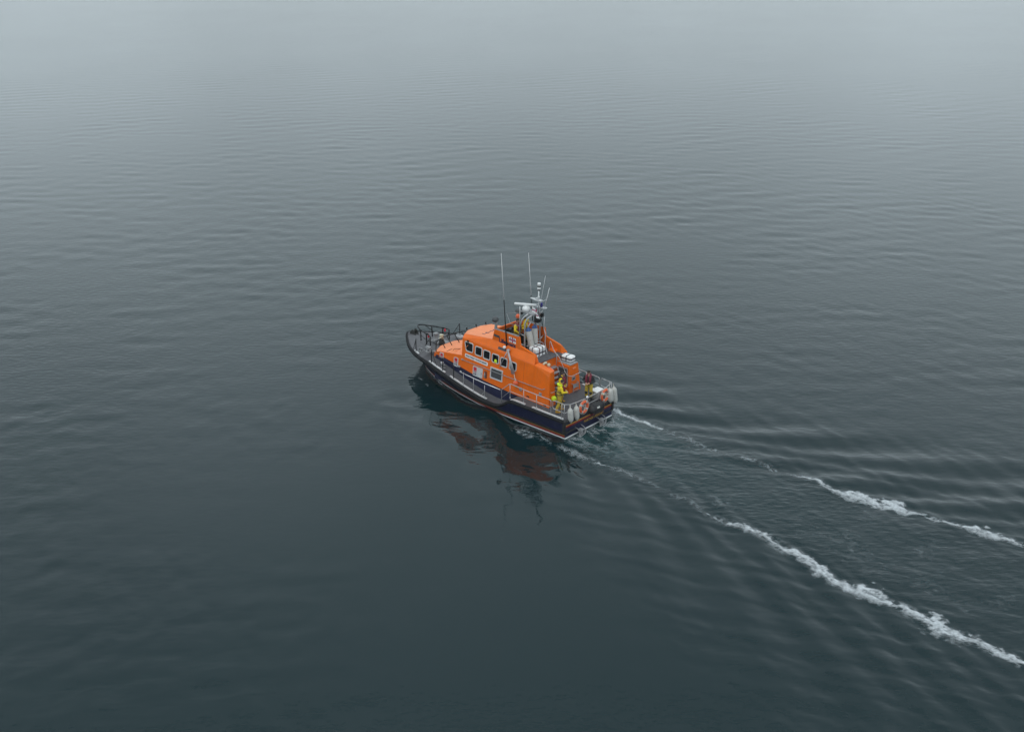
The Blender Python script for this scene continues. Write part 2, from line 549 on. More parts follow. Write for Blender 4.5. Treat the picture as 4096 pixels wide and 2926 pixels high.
def build_water():
    r0, r1 = 14.0, 900.0
    ratio = 1.0042
    nr = int(math.log(r1 / r0) / math.log(ratio)) + 1
    rr = r0 * ratio ** np.arange(nr)
    na = 520
    aa = np.radians(np.linspace(38, 142, na))
    RR, AA = np.meshgrid(rr, aa, indexing='ij')
    X, Y = RR * np.cos(AA), RR * np.sin(AA)
    S = RR * (ratio - 1) * 1.05
    Z = water_height(X.ravel(), Y.ravel(), S.ravel())
    bx, by = to_boat(X.ravel(), Y.ravel())
    V = np.stack([X.ravel(), Y.ravel(), Z], 1)
    i, j = np.meshgrid(np.arange(nr - 1), np.arange(na - 1), indexing='ij')
    a = (i * na + j).ravel()
    F = np.stack([a, a + na, a + na + 1, a + 1], 1)
    # the rest of the sea, to the horizon all round, as a coarse skirt welded to the fine fan
    verts = [V]
    faces = [F]
    base = len(V)
    ring_r = [900.0, 1500, 3000, 7000, 15000]
    sk = []
    for q in ring_r[1:]:
        sk.append(np.stack([q * np.cos(aa), q * np.sin(aa), np.zeros(na)], 1))
    verts += sk
    prev = (nr - 1) * na
    for n_ in range(len(sk)):
        cur = base + n_ * na
        k = np.arange(na - 1)
        faces.append(np.stack([prev + k, cur + k, cur + k + 1, prev + k + 1], 1))
        prev = cur
    base2 = base + len(sk) * na
    ab = np.radians(np.linspace(142, 398, 97))
    rb = [14.0, 30, 60, 120, 300, 900, 1500, 3000, 7000, 15000]
    G = np.stack([np.stack([q * np.cos(ab), q * np.sin(ab), np.zeros(97)], 1) for q in rb]).reshape(-1, 3)
    verts.append(G)
    for n_ in range(len(rb) - 1):
        k = np.arange(96)
        o = base2 + n_ * 97
        faces.append(np.stack([o + k, o + 97 + k, o + 98 + k, o + 1 + k], 1))
    base3 = base2 + len(G)
    cc = np.radians(np.arange(0, 360, 5))
    D = np.concatenate([[[0, 0, 0]], np.stack([14.0 * np.cos(cc), 14.0 * np.sin(cc), np.zeros(72)], 1)])
    verts.append(D)
    V = np.concatenate(verts)
    F = np.concatenate(faces)
    tri = np.array([[base3, base3 + 1 + k, base3 + 1 + (k + 1) % 72] for k in range(72)])
    me = bpy.data.meshes.new('sea')
    nl = len(F) * 4 + len(tri) * 3
    me.vertices.add(len(V))
    me.vertices.foreach_set('co', V.astype(np.float32).ravel())
    me.loops.add(nl)
    me.loops.foreach_set('vertex_index', np.concatenate([F.ravel(), tri.ravel()]).astype(np.int32))
    me.polygons.add(len(F) + len(tri))
    st = np.concatenate([np.arange(len(F)) * 4, len(F) * 4 + np.arange(len(tri)) * 3])
    me.polygons.foreach_set('loop_start', st.astype(np.int32))
    me.polygons.foreach_set('use_smooth', np.ones(len(F) + len(tri), bool))
    me.update(calc_edges=True)
    me.validate()
    # aerated water behind the propellers is a paler green (a property of the water itself)
    at = me.attributes.new('aeration', 'FLOAT', 'POINT')
    A = np.zeros(len(V), np.float32)
    n0 = len(bx)
    lane = (1 - sstep(1.2, 2.9, np.abs(by))) * sstep(0.5, -0.6, bx)
    A[:n0] = lane * (0.34 * np.exp(np.minimum(bx, 0) / 2.4) + 0.07 * np.exp(np.minimum(bx, 0) / 14.0)) * (0.35 + 1.1 * fbm(bx * 0.9, by * 1.3, 4, 51))
    at.data.foreach_set('value', A)
    rip = me.attributes.new('ripple', 'FLOAT', 'POINT')
    Q = np.ones(len(V), np.float32)
    lane2 = (1 - sstep(2.2, 4.2, np.abs(by))) * sstep(1.0, -1.0, bx) * np.exp(np.minimum(bx, 0) / 30)
    calm = np.exp(-(((X.ravel() + 1) / 13.0) ** 2 + ((Y.ravel() - 35) / 11.0) ** 2))
    Q[:n0] = np.clip(0.45 + 0.5 * fbm(X.ravel() / 14, Y.ravel() / 20, 3, 61), 0.2, 1) * (1 - 0.85 * calm) + 2.0 * lane2
    rip.data.foreach_set('value', Q)
    # far out the mesh can no longer carry the ripples: their slopes become micro-roughness there
    rga = me.attributes.new('far_rough', 'FLOAT', 'POINT')
    dist = np.sqrt(V[:, 0] ** 2 + V[:, 1] ** 2)
    rga.data.foreach_set('value', (0.035 + 0.085 * sstep(math.log(55), math.log(480), np.log(np.maximum(dist, 1)))).astype(np.float32))
    m = bpy.data.materials.new('sea_water')
    m.use_nodes = True
    nt = m.node_tree
    b = nt.nodes['Principled BSDF']
    b.inputs['Roughness'].default_value = 0.035
    b.inputs['IOR'].default_value = 1.333
    a0 = nt.nodes.new('ShaderNodeAttribute')
    a0.attribute_name = 'far_rough'
    nt.links.new(a0.outputs['Fac'], b.inputs['Roughness'])
    a1 = nt.nodes.new('ShaderNodeAttribute')
    a1.attribute_name = 'aeration'
    mx = nt.nodes.new('ShaderNodeMix')
    mx.data_type = 'RGBA'
    mx.inputs[6].default_value = (0.0004, 0.0140, 0.0172, 1)
    mx.inputs[7].default_value = (0.05, 0.125, 0.13, 1)
    nt.links.new(a1.outputs['Fac'], mx.inputs[0])
    nt.links.new(mx.outputs[2], b.inputs['Base Color'])
    tc = nt.nodes.new('ShaderNodeTexCoord')
    mp = nt.nodes.new('ShaderNodeMapping')
    mp.inputs['Scale'].default_value = (0.55, 1.0, 1.0)
    nt.links.new(tc.outputs['Object'], mp.inputs[0])
    n1 = nt.nodes.new('ShaderNodeTexNoise')
    n1.inputs['Scale'].default_value = 3.4
    n1.inputs['Detail'].default_value = 3.0
    n1.inputs['Roughness'].default_value = 0.5
    nt.links.new(mp.outputs[0], n1.inputs['Vector'])
    a2 = nt.nodes.new('ShaderNodeAttribute')
    a2.attribute_name = 'ripple'
    ml = nt.nodes.new('ShaderNodeMath')
    ml.operation = 'MULTIPLY'
    nt.links.new(n1.outputs['Fac'], ml.inputs[0])
    nt.links.new(a2.outputs['Fac'], ml.inputs[1])
    bp = nt.nodes.new('ShaderNodeBump')
    bp.inputs['Strength'].default_value = 1.0
    bp.inputs['Distance'].default_value = 0.030
    nt.links.new(ml.outputs[0], bp.inputs['Height'])
    nt.links.new(bp.outputs[0], b.inputs['Normal'])
    me.materials.append(m)
    o = bpy.data.objects.new('water', me)
    COL.objects.link(o)
    o['kind'] = 'structure'
    o['label'] = 'calm grey green sea with fine ripples and a spreading wake'
    return o
water = build_water()

def build_foam():
    cell = 0.05
    xs = np.arange(-44, 13.4, cell)
    ys = np.arange(-7.2, 7.2, cell)
    X, Y = np.meshgrid(xs, ys, indexing='ij')
    D = np.zeros_like(X)
    big = fbm(X * 0.55, Y * 0.55, 4, 101)
    mid = fbm(X * 1.5, Y * 1.7, 5, 131, 0.6)
    fine = fbm(X * 4.5, Y * 5.0, 4, 171, 0.62)
    lace_a = fbm(X * 1.3 + 0.9 * big, Y * 1.6 + 0.7 * big, 4, 211, 0.55)
    lace_b = fbm(X * 2.3 - 0.6 * big, Y * 2.7, 4, 223, 0.55)
    lace = np.maximum(1 - np.abs(2 * lace_a - 1) * 5.0, 1 - np.abs(2 * lace_b - 1) * 6.0)      # thin joined filaments
    def line(px, py, seed, width, strength, fringe):
        """a foam line: ragged core, lacy fringe, loose flecks"""
        c = np.interp(X, px[::-1], py[::-1])
        c = c + (fbm(X * 0.7, X * 0 + seed, 3, 40 + seed) - 0.5) * 0.5 + (fbm(X * 2.2, X * 0 + seed, 3, 60 + seed) - 0.5) * 0.24
        sw = fbm(X * 0.55 + 3.1 * seed, X * 0 + 2.0, 3, 90 + seed)
        w = np.interp(X, width[0][::-1], width[1][::-1]) * (0.10 + 1.9 * sstep(0.15, 0.85, sw))
        s = np.interp(X, strength[0][::-1], strength[1][::-1])
        fr = np.interp(X, fringe[0][::-1], fringe[1][::-1])
        d = (Y - c)
        dw = d / w + (mid - 0.5) * 3.0 + (fine - 0.5) * 2.2
        core = 1 - sstep(0.45, 1.55, np.abs(dw))
        along = sstep(0.30, 0.55, s - 0.62 + fbm(X * 0.9 + 11 * seed, Y * 0.5, 4, 300 + seed, 0.6))
        core = core * along * (0.45 + 0.55 * sstep(0.36, 0.56, fine * 0.6 + mid * 0.4))
        env = np.exp(-(d / fr) ** 2)
        lc = sstep(0.25, 0.85, lace) * env * sstep(0.35, 0.6, mid + 0.12 * s) * np.minimum(1, s * 1.1) * 0.62
        fl = sstep(0.60, 0.70, fine) * env * sstep(0.4, 0.6, big + 0.1 * s) * np.minimum(1, s) * 0.45
        return np.maximum(core * 0.94, np.maximum(lc, fl)) * sstep(0.0, 0.2, s)
    port = line([2.9, 0.4, -1.3, -3.0, -5.2, -6.75, -8.8, -10.9, -12.05, -14.1, -15.4, -16.5, -17.5, -19.5, -20.5, -23, -44],
                [2.45, 2.62, 2.68, 2.8, 2.55, 2.8, 2.94, 3.0, 3.1, 3.4, 3.66, 3.84, 3.77, 3.82, 4.0, 3.85, 5.4], 1,
                ([3, 0, -2.5, -4, -9, -11, -13, -18, -23, -44], [.06, .07, .08, .05, .06, .10, .19, .22, .17, .2]),
                ([3.4, 2.6, 0, -2.5, -4, -6, -8, -9.5, -11.5, -13, -23, -44], [0, .48, .54, .54, .42, .26, .26, .36, .68, 1.0, .95, .5]),
                ([3, 0, -4, -9, -12, -23, -44], [.34, .28, .22, .24, .28, .28, .3]))
    stbd = line([0.9, -0.8, -2.2, -3.8, -5.4, -6.8, -8.3, -10.6, -12, -14.1, -15.5, -17, -19, -20.5, -44],
                [-2.45, -2.49, -2.44, -2.37, -2.31, -2.44, -2.7, -2.96, -2.9, -3.03, -3.12, -3.44, -3.9, -3.96, -5.4], 5,
                ([1, -1, -2.2, -4, -8, -10.5, -12, -16, -20, -44], [.08, .09, .06, .06, .05, .09, .17, .20, .15, .16]),
                ([1.2, .5, -1.6, -2.4, -4, -6, -7.0, -8.3, -10, -11, -20, -44], [0, .75, .70, .48, .54, .46, .28, .52, .52, .88, 1.0, .5]),
                ([1, -2, -8, -11, -20, -44], [.26, .24, .18, .18, .18, .2]))
    D = np.maximum(D, port)
    D = np.maximum(D, stbd)
    # speckle outside the port quarter, where the hull's wave breaks in the boat's reflection
    q = np.exp(-((Y - 2.75) / 0.42) ** 2) * sstep(3.9, 2.2, X) * sstep(-2.2, -0.8, X)
    D = np.maximum(D, sstep(0.60, 0.72, 0.2 * q + 0.45 * fine + 0.4 * mid) * q * 0.5)
    # thin bow ripples breaking along both sides
    for sgn in (1, -1):
        for off, x0, x1 in ((0.16, 12.3, 8.6), (0.9, 11.6, 9.9)):
            yc = np.interp(X, [0, 3.35, 4.8, 6.2, 7.96, 9.39, 10.96, 12.0, 12.64, 12.95], [1.92, 2.03, 2.04, 1.96, 1.72, 1.45, 1.0, .55, .2, 0]) + off + (fbm(X * 1.3, X * 0 + off, 3, 301) - .5) * 0.35
            v = np.exp(-((sgn * Y - yc) / 0.05) ** 2) * sstep(x0, x0 - .6, X) * sstep(x1, x1 + .8, X)
            D = np.maximum(D, v * sstep(0.42, 0.6, mid) * 0.55)
    # wash from the propellers: torn, half-submerged streaks fading with distance
    ln = (1 - sstep(1.5, 2.5, np.abs(Y))) * sstep(0.15, -0.35, X)
    st = fbm(X * 0.9 + 0.8 * big, Y * 2.6 + 2 * big, 5, 251, 0.6)
    ridge = 1 - np.abs(2 * st - 1)
    D = np.maximum(D, sstep(0.80, 0.99, ridge) * ln * np.exp(np.minimum(X, 0) / 1.8) * 0.55)
    # scattered flecks between the two lines
    ln2 = (1 - sstep(2.0, 3.0, np.abs(Y))) * sstep(-2.0, -4.0, X)
    D = np.maximum(D, sstep(0.60, 0.72, 0.55 * big + 0.30 * mid + 0.15 * fine) * sstep(0.50, 0.62, fine) * ln2 * 0.12)
    D = np.maximum(D, sstep(0.55, 0.95, lace) * sstep(0.50, 0.62, big) * ln2 * 0.06)
    # keep it out of the hull
    yw = np.interp(X, [0, 3.35, 4.8, 6.2, 7.96, 9.39, 10.96, 12.0, 12.64, 12.95], [1.92, 2.03, 2.04, 1.96, 1.72, 1.45, 1.0, .55, .2, 0])
    D[(X > 0.1) & (np.abs(Y) < yw + 0.03)] = 0
    keep = D > 0.05
    cellk = keep[:-1, :-1] | keep[1:, :-1] | keep[:-1, 1:] | keep[1:, 1:]
    ii, jj = np.nonzero(cellk)
    ny = len(ys)
    quad = np.stack([ii * ny + jj, (ii + 1) * ny + jj, (ii + 1) * ny + jj + 1, ii * ny + jj + 1], 1)
    used, inv = np.unique(quad.ravel(), return_inverse=True)
    F = inv.reshape(-1, 4)
    bx, by = X.ravel()[used], Y.ravel()[used]
    wx, wy = to_world(bx, by)
    spc = np.sqrt(wx ** 2 + wy ** 2) * 0.0044
    dens = D.ravel()[used]
    wz = water_height(wx, wy, spc) + 0.008 + 0.03 * dens * fine.ravel()[used]
    me = bpy.data.meshes.new('wake_foam')
    me.vertices.add(len(used))
    me.vertices.foreach_set('co', np.stack([wx, wy, wz], 1).astype(np.float32).ravel())
    me.loops.add(len(F) * 4)
    me.loops.foreach_set('vertex_index', F.astype(np.int32).ravel())
    me.polygons.add(len(F))
    me.polygons.foreach_set('loop_start', (np.arange(len(F)) * 4).astype(np.int32))
    me.polygons.foreach_set('use_smooth', np.ones(len(F), bool))
    me.update(calc_edges=True)
    at = me.attributes.new('foam_cover', 'FLOAT', 'POINT')
    at.data.foreach_set('value', dens.astype(np.float32))
    m = bpy.data.materials.new('sea_foam')
    m.use_nodes = True
    nt = m.node_tree
    b = nt.nodes['Principled BSDF']
    b.inputs['Base Color'].default_value = (0.60, 0.64, 0.67, 1)
    b.inputs['Roughness'].default_value = 0.9
    b.inputs['Specular IOR Level'].default_value = 0.1
    at_ = nt.nodes.new('ShaderNodeAttribute')
    at_.attribute_name = 'foam_cover'
    tc = nt.nodes.new('ShaderNodeTexCoord')
    n = nt.nodes.new('ShaderNodeTexNoise')
    n.inputs['Scale'].default_value = 9.0
    n.inputs['Detail'].default_value = 6
    n.inputs['Roughness'].default_value = 0.7
    nt.links.new(tc.outputs['Object'], n.inputs['Vector'])
    mr_ = nt.nodes.new('ShaderNodeMapRange')
    mr_.inputs['From Min'].default_value = 0.3
    mr_.inputs['From Max'].default_value = 0.62
    mr_.inputs['To Min'].default_value = 0.45
    mr_.inputs['To Max'].default_value = 1.0
    nt.links.new(n.outputs['Fac'], mr_.inputs['Value'])
    pr = nt.nodes.new('ShaderNodeMath')
    pr.operation = 'MULTIPLY'
    pr.use_clamp = True
    nt.links.new(at_.outputs['Fac'], pr.inputs[0])
    nt.links.new(mr_.outputs[0], pr.inputs[1])
    tr = nt.nodes.new('ShaderNodeBsdfTransparent')
    mx = nt.nodes.new('ShaderNodeMixShader')
    nt.links.new(pr.outputs[0], mx.inputs[0])
    nt.links.new(tr.outputs[0], mx.inputs[1])
    nt.links.new(b.outputs[0], mx.inputs[2])
    nt.links.new(mx.outputs[0], nt.nodes['Material Output'].inputs[0])
    me.materials.append(m)
    o = bpy.data.objects.new('wake_foam', me)
    COL.objects.link(o)
    o['kind'] = 'stuff'
    o['label'] = 'white lacy foam trailing in two lines behind the orange lifeboat'
    return o
foam = build_foam()

# ================================================================== LIFEBOAT
boat = empty('lifeboat')
tag(boat, 'orange and navy lifeboat with grey decks heading away over the calm sea', 'lifeboat')

XW = [0, 1.65, 3.35, 4.8, 6.2, 7.96, 9.39, 10.96, 12.0, 12.64, 12.95]
YW = [1.92, 1.97, 2.03, 2.04, 1.96, 1.72, 1.45, 1.0, .55, .2, 0.0]
XD = [0, 1, 2.5, 4, 6, 8, 9.5, 10.8, 11.5, 12.26, 12.85, 13.42, 13.85, 14.1, 14.22, 14.25]
YD = [2.05, 2.13, 2.2, 2.24, 2.27, 2.27, 2.25, 2.12, 1.93, 1.58, 1.22, .8, .46, .24, .1, 0.0]
XS = [0, 2, 3.4, 3.65, 3.85, 4.1, 4.4, 4.75, 5.2, 6, 7, 8, 9, 10, 11, 12, 14.3]
ZS = [1.10, 1.17, 1.2, 1.17, 1.05, .83, .69, .63, .62, .69, .86, 1.07, 1.30, 1.51, 1.60, 1.64, 1.66]
_g = np.linspace(0, 14.3, 1431)
_k = np.ones(41) / 41
def _smooth(xs, ys, w=41):
    v = np.interp(_g, xs, ys)
    pad = np.concatenate([np.full(w // 2, v[0]) - (v[1:w // 2 + 1][::-1] - v[0]), v, np.full(w // 2, v[-1]) - (v[-w // 2:-1][::-1] - v[-1])])
    return np.convolve(pad, np.ones(w) / w, 'valid')[:len(v)]
_zs = _smooth(XS, ZS, 31)
def sheer(x): return float(np.interp(x, _g, _zs))
def halfdeck(x): return float(np.interp(x, XD, YD))
def hull_pt(u, z, off=0.0):
    """u 0..1 stern to stem, z height; port side"""
    xd = 14.25 * u
    zs = sheer(xd)
    s = min(max(z / zs, -1.0), 1.0)
    if s >= 0:
        x = (12.95 + (14.25 - 12.95) * s) * u
        yw = float(np.interp(12.95 * u, XW, YW))
        p = 1.0 + 0.7 * max(0.0, (u - 0.45)) / 0.55
        y = yw + (halfdeck(xd) - yw) * s ** p
    else:
        x = (12.95 + 1.2 * s) * u
        y = float(np.interp(12.95 * u, XW, YW)) * (1 + 0.55 * s)
    return Vector((x, y + off, z))

US = list(np.linspace(0, 0.72, 60)) + list(np.linspace(0.73, 0.96, 26)) + [0.97, 0.978, 0.985, 0.99, 0.994, 0.997, 1.0]
def build_hull():
    b = B()
    lev = [-0.75, -0.35, 0.0, 0.14, 0.3, 0.5, 0.7, 0.88, 1.0]
    rows = []
    for u in US:
        zs = sheer(14.25 * u)
        row = []
        for l in lev:
            z = l if l <= 0 else l * zs
            row.append(hull_pt(u, z))
        rows.append(row)
    vs, fs = [], []
    n, m = len(rows), len(lev)
    for sgn in (1, -1):
        o = len(vs)
        for row in rows:
            vs += [(q.x, sgn * max(q.y, 0.0), q.z) for q in row]
        for i in range(n - 1):
            for j in range(m - 1):
                f = (o + i * m + j, o + (i + 1) * m + j, o + (i + 1) * m + j + 1, o + i * m + j + 1)
                fs.append(f if sgn < 0 else f[::-1])
    b.add(vs, fs, True)
    tr = [(0, rows[0][j].y, rows[0][j].z) for j in range(m)] + [(0, -rows[0][j].y, rows[0][j].z) for j in range(m - 1, -1, -1)]
    b.add(tr, [tuple(range(len(tr)))])
    return b.build('hull', 'navy', boat)
hull = build_hull()

def strip(name, z0, z1, u0, u1, t, material, parent, n=70, sides=(1, -1), ztop=None):
    """a band standing t proud of the topsides; each side its own object"""
    for sg in sides:
        b = B()
        vs, fs = [], []
        us = np.linspace(u0, u1, n)
        for u in us:
            a, c = hull_pt(u, z0), hull_pt(u, z1)
            for q, o in ((a, 0), (a, t), (c, t), (c, 0)):
                vs.append((q.x, sg * (q.y + o), q.z))
        for i in range(n - 1):
            for k in range(3):
                fs.append((i * 4 + k, i * 4 + k + 1, i * 4 + 5 + k, i * 4 + 4 + k))
        b.add(vs, fs, False)
        b.build(name, material, parent)
strip('boot_stripe', 0.02, 0.085, 0, 0.95, 0.006, 'white', hull)
strip('red_stripe', 0.10, 0.20, 0, 0.93, 0.006, 'redstripe', hull)
strip('yellow_stripe', 0.215, 0.255, 0, 0.92, 0.006, 'yellowstripe', hull)
strip('rub_strake', 0.275, 0.40, 0.0, 0.88, 0.045, 'rubber', hull)

# sheer fender: a moulded black rubber belt right round the deck edge
def build_fender():
    prof = [(-0.03, 0.03), (0.04, 0.025), (0.08, -0.03), (0.092, -0.10), (0.08, -0.165), (0.04, -0.21), (-0.03, -0.22)]
    xs = [x for x in np.linspace(0.0, 13.2, 110)] + [13.42, 13.65, 13.85, 14.0, 14.1, 14.17, 14.22, 14.25]
    path = []
    for x in xs:
        path.append((x, halfdeck(x)))
    path += [(x, -y) for x, y in reversed(path[:-1])]
    vs, fs = [], []
    m = len(prof)
    for i, (x, y) in enumerate(path):
        a, c = path[max(i - 1, 0)], path[min(i + 1, len(path) - 1)]
        t = Vector((c[0] - a[0], c[1] - a[1], 0)).normalized()
        nrm = Vector((-t.y, t.x, 0))
        if nrm.x * (x - 7) + nrm.y * y * 3 < 0:
            nrm = -nrm
        z = sheer(x)
        for o, dz in prof:
            vs.append((x + nrm.x * o, y + nrm.y * o, z + dz * (1.0 if x > 4.6 else 0.75)))
    for i in range(len(path) - 1):
        for k in range(m - 1):
            fs.append((i * m + k, (i + 1) * m + k, (i + 1) * m + k + 1, i * m + k + 1))
    b = B()
    b.add(vs, fs, True)
    b.add([vs[k] for k in range(m)], [tuple(range(m))])
    b.add([vs[(len(path) - 1) * m + k] for k in range(m)], [tuple(range(m))])
    return b.build('sheer_fender', 'fender_grey', boat)
build_fender()
# stern fender and the black corner posts
b = B()
b.rbox((-0.05, 0, 1.02), (0.14, 4.2, 0.17), 0.04)
b.build('stern_fender', 'rubber', boat)
for s in (1, -1):
    b = B()
    b.rbox((0.02, s * 1.975, 0.66), (0.16, 0.17, 0.62), 0.05)
    b.build('corner_post', 'rubber', hull)
    b = B()
    b.rbox((-0.035, s * 1.55, 0.36), (0.07, 0.85, 0.09), 0.025)
    b.build('rub_strake', 'rubber', hull)
# transom stripes
b = B(); b.box((-0.008, 0.0, 0.745), (0.012, 3.75, 0.055)); b.build('yellow_stripe', 'yellowstripe', hull)
b = B(); b.box((-0.008, 0.0, 0.665), (0.012, 3.75, 0.08)); b.build('red_stripe', 'redstripe', hull)
b = B(); b.box((-0.012, 0.0, 0.05), (0.02, 3.86, 0.07)); b.build('boot_stripe', 'white', hull)
place_text('PORTREE LIFEBOAT', 0.185, (-0.014, 0.42, 0.44), (0, -1, 0), (0, 0, 1), 'gold', hull, bold=0.004, width=1.62)

def build_deck():
    b = B()
    xs = list(np.linspace(0.0, 13.3, 120)) + [13.6, 13.85, 14.05, 14.2]
    vs, fs = [], []
    for x in xs:
        h, z = halfdeck(x) + 0.01, sheer(x)
        for t in (-1, -0.72, -0.35, 0, 0.35, 0.72, 1):
            vs.append((x, h * t, z - 0.012 + 0.03 * (1 - t * t)))
    for i in range(len(xs) - 1):
        for k in range(6):
            fs.append((i * 7 + k, (i + 1) * 7 + k, (i + 1) * 7 + k + 1, i * 7 + k + 1))
    b.add(vs, fs, True)
    d = b.build('deck', 'deck', boat)
    return d
deck = build_deck()
def deckz(x, y):
    h = halfdeck(x) + 0.01
    t = y / h
    return sheer(x) - 0.012 + 0.03 * (1 - t * t)
# paler worn nonslip panels of the foredeck, one each side of the centre seam
for s in (1, -1):
    b = B()
    xs = np.linspace(10.75, 13.75, 24)
    vs, fs = [], []
    for x in xs:
        h = halfdeck(x) - 0.1
        ys = [0.03 + (h - 0.03) * t for t in (0, .33, .66, 1)]
        vs += [(x, s * y, deckz(x, y) + 0.006) for y in ys]
    for i in range(len(xs) - 1):
        for k in range(3):
            fs.append((i * 4 + k, i * 4 + 4 + k, i * 4 + 5 + k, i * 4 + 1 + k))
    b.add(vs, fs, True)
    b.build('nonslip_panel', 'deck_light', deck)

# ---- rail plates (white bolted-on strips along the deck edge)
def plate(x0, x1, s, inset=0.14):
    b = B()
    n = max(3, int((x1 - x0) / 0.18))
    xs = np.linspace(x0, x1, n)
    vs, fs = [], []
    for x in xs:
        y = halfdeck(x) - inset
        z = deckz(x, y)
        for o, dz in ((-0.055, 0.0), (-0.055, 0.05), (0.055, 0.05), (0.055, 0.0)):
            vs.append((x, s * (y + o), z + dz))
    for i in range(n - 1):
        for k in range(3):
            fs.append((i * 4 + k, i * 4 + k + 1, i * 4 + 5 + k, i * 4 + 4 + k))
    fs += [(0, 1, 2, 3), tuple((n - 1) * 4 + k for k in (3, 2, 1, 0))]
    b.add(vs, fs)
    return b.build('rail_plate', 'plate', deck)
for s in (1, -1):
    for a, c in ((11.2, 11.75), (8.72, 10.1), (5.45, 8.3), (2.65, 3.66), (0.12, 2.15)):
        plate(a, c, s)

# ---- navy cabin side below the orange
def base_line(x): return float(np.interp(x, [1.4, 4.22, 6.29, 9.48, 10.4], [1.14, 1.18, 1.30, 1.74, 1.78]))
def wy(z): return 1.52 - 0.1 * (z - 1.2)
b = B()
xs = np.linspace(2.3, 10.2, 40)
vs, fs = [], []
for x in xs:
    zt = base_line(x)
    vs += [(x, wy(0.3) - 0.012, 0.3), (x, wy(zt) - 0.012, zt + 0.01), (x, -wy(zt) + 0.012, zt + 0.01), (x, -wy(0.3) + 0.012, 0.3)]
for i in range(39):
    for k in range(3):
        fs.append((i * 4 + k, i * 4 + 4 + k, i * 4 + 5 + k, i * 4 + 1 + k))
fs += [(0, 1, 2, 3), tuple(39 * 4 + k for k in (3, 2, 1, 0))]
b.add(vs, fs)
b.build('cabin_base', 'navy', boat)

# ---- wheelhouse shell
def W(x, z): return (x, wy(z), z)
V_ = {
    'f0': (10.35, 1.462, 1.60), 't0': (10.31, 1.456, 1.80), 'f1': (10.82, 0.55, 1.60), 't1': (10.76, 0.55, 1.83),
    'a1': W(9.83, 2.00), 'a2': W(8.08, 2.23), 'a3': W(8.09, 3.28), 'a4': W(2.68, 3.16),
    'w1': (8.62, 0.6, 2.27), 'r1': (8.5, 0.52, 3.384), 'r0': (8.19, 1.05, 3.42), 'k2f': (6.0, 1.05, 3.68), 'k2a': (2.86, 1.05, 3.59),
    'b0': W(9.48, 1.74), 'b1': W(6.29, 1.30), 'b2': W(4.22, 1.18), 'b3': W(2.68, 1.16),
}
def build_shell():
    names = list(V_)
    idx = {k: i for i, k in enumerate(names)}
    n = len(names)
    vs = [V_[k] for k in names] + [(V_[k][0], -V_[k][1], V_[k][2]) for k in names]
    half = [('f0', 't0', 'a1', 'a2', 'b0'), ('b0', 'a2', 'a3', 'a4', 'b3', 'b2', 'b1'),
            ('f0', 'f1', 't1', 't0'), ('t0', 't1', 'w1', 'a2', 'a1'), ('a2', 'w1', 'r1', 'r0', 'a3'),
            ('a3', 'r0', 'k2f', 'k2a', 'a4')]
    fs = []
    for q in half:
        fs.append(tuple(idx[k] for k in q))
        fs.append(tuple(n + idx[k] for k in reversed(q)))
    g = lambda k, m=False: idx[k] + (n if m else 0)
    cross = [('f1', 't1'), ('t1', 'w1'), ('w1', 'r1'), ('k2f', 'k2a')]
    for a, c in cross:
        fs.append((g(a), g(c), g(c, 1), g(a, 1)))
    fs.append((g('r0'), g('r1'), g('r1', 1), g('r0', 1), g('k2f', 1), g('k2f')))
    fs.append((g('k2a'), g('a4'), g('b3'), g('b3', 1), g('a4', 1), g('k2a', 1)))
    for a, c in (('f0', 'b0'), ('b0', 'b1'), ('b1', 'b2'), ('b2', 'b3')):
        fs.append((g(a), g(c), g(c, 1), g(a, 1)))
    fs.append((g('f0'), g('f0', 1), g('f1', 1), g('f1')))
    bb = B()
    bb.add(vs, fs)
    return bb
shell = build_shell().build('wheelhouse', 'orange', boat)

# windows: (x_fore, x_aft, z_top, z_bottom)
WIN = [(7.91, 7.20, 3.17, 2.60), (7.06, 6.50, 3.11, 2.57), (6.43, 5.87, 3.07, 2.54), (5.76, 5.20, 3.04, 2.51), (5.12, 4.58, 3.00, 2.47), (4.46, 3.91, 2.96, 2.46)]
def rrect(x0, x1, z1, z0, r, k=4, cut=False):
    """rounded rectangle in wall x/z, x0 towards the bow; the first window has a raked fore edge"""
    c = [(x0 - r, z1 - r, 0), (x1 + r, z1 - r, 90), (x1 + r, z0 + r, 180), (x0 - r, z0 + r, 270)]
    pts = []
    for cx, cz, a0 in c:
        for s in range(k + 1):
            a = R(a0 + 90 * s / k)
            x, z = cx + r * math.cos(a), cz + r * math.sin(a)
            if cut and x > (x0 + x1) / 2:
                x -= (z1 - z) / (z1 - z0) * 0.14
            pts.append((x, z))
    return pts
def wall_pts(pts, s, off):
    return [(x, s * (wy(z) + off), z) for x, z in pts]
def scale_poly(pts, d):
    cx = sum(p[0] for p in pts) / len(pts)
    cz = sum(p[1] for p in pts) / len(pts)
    w = max(abs(p[0] - cx) for p in pts)
    h = max(abs(p[1] - cz) for p in pts)
    return [(cx + (x - cx) * (w + d) / w, cz + (z - cz) * (h + d) / h) for x, z in pts]

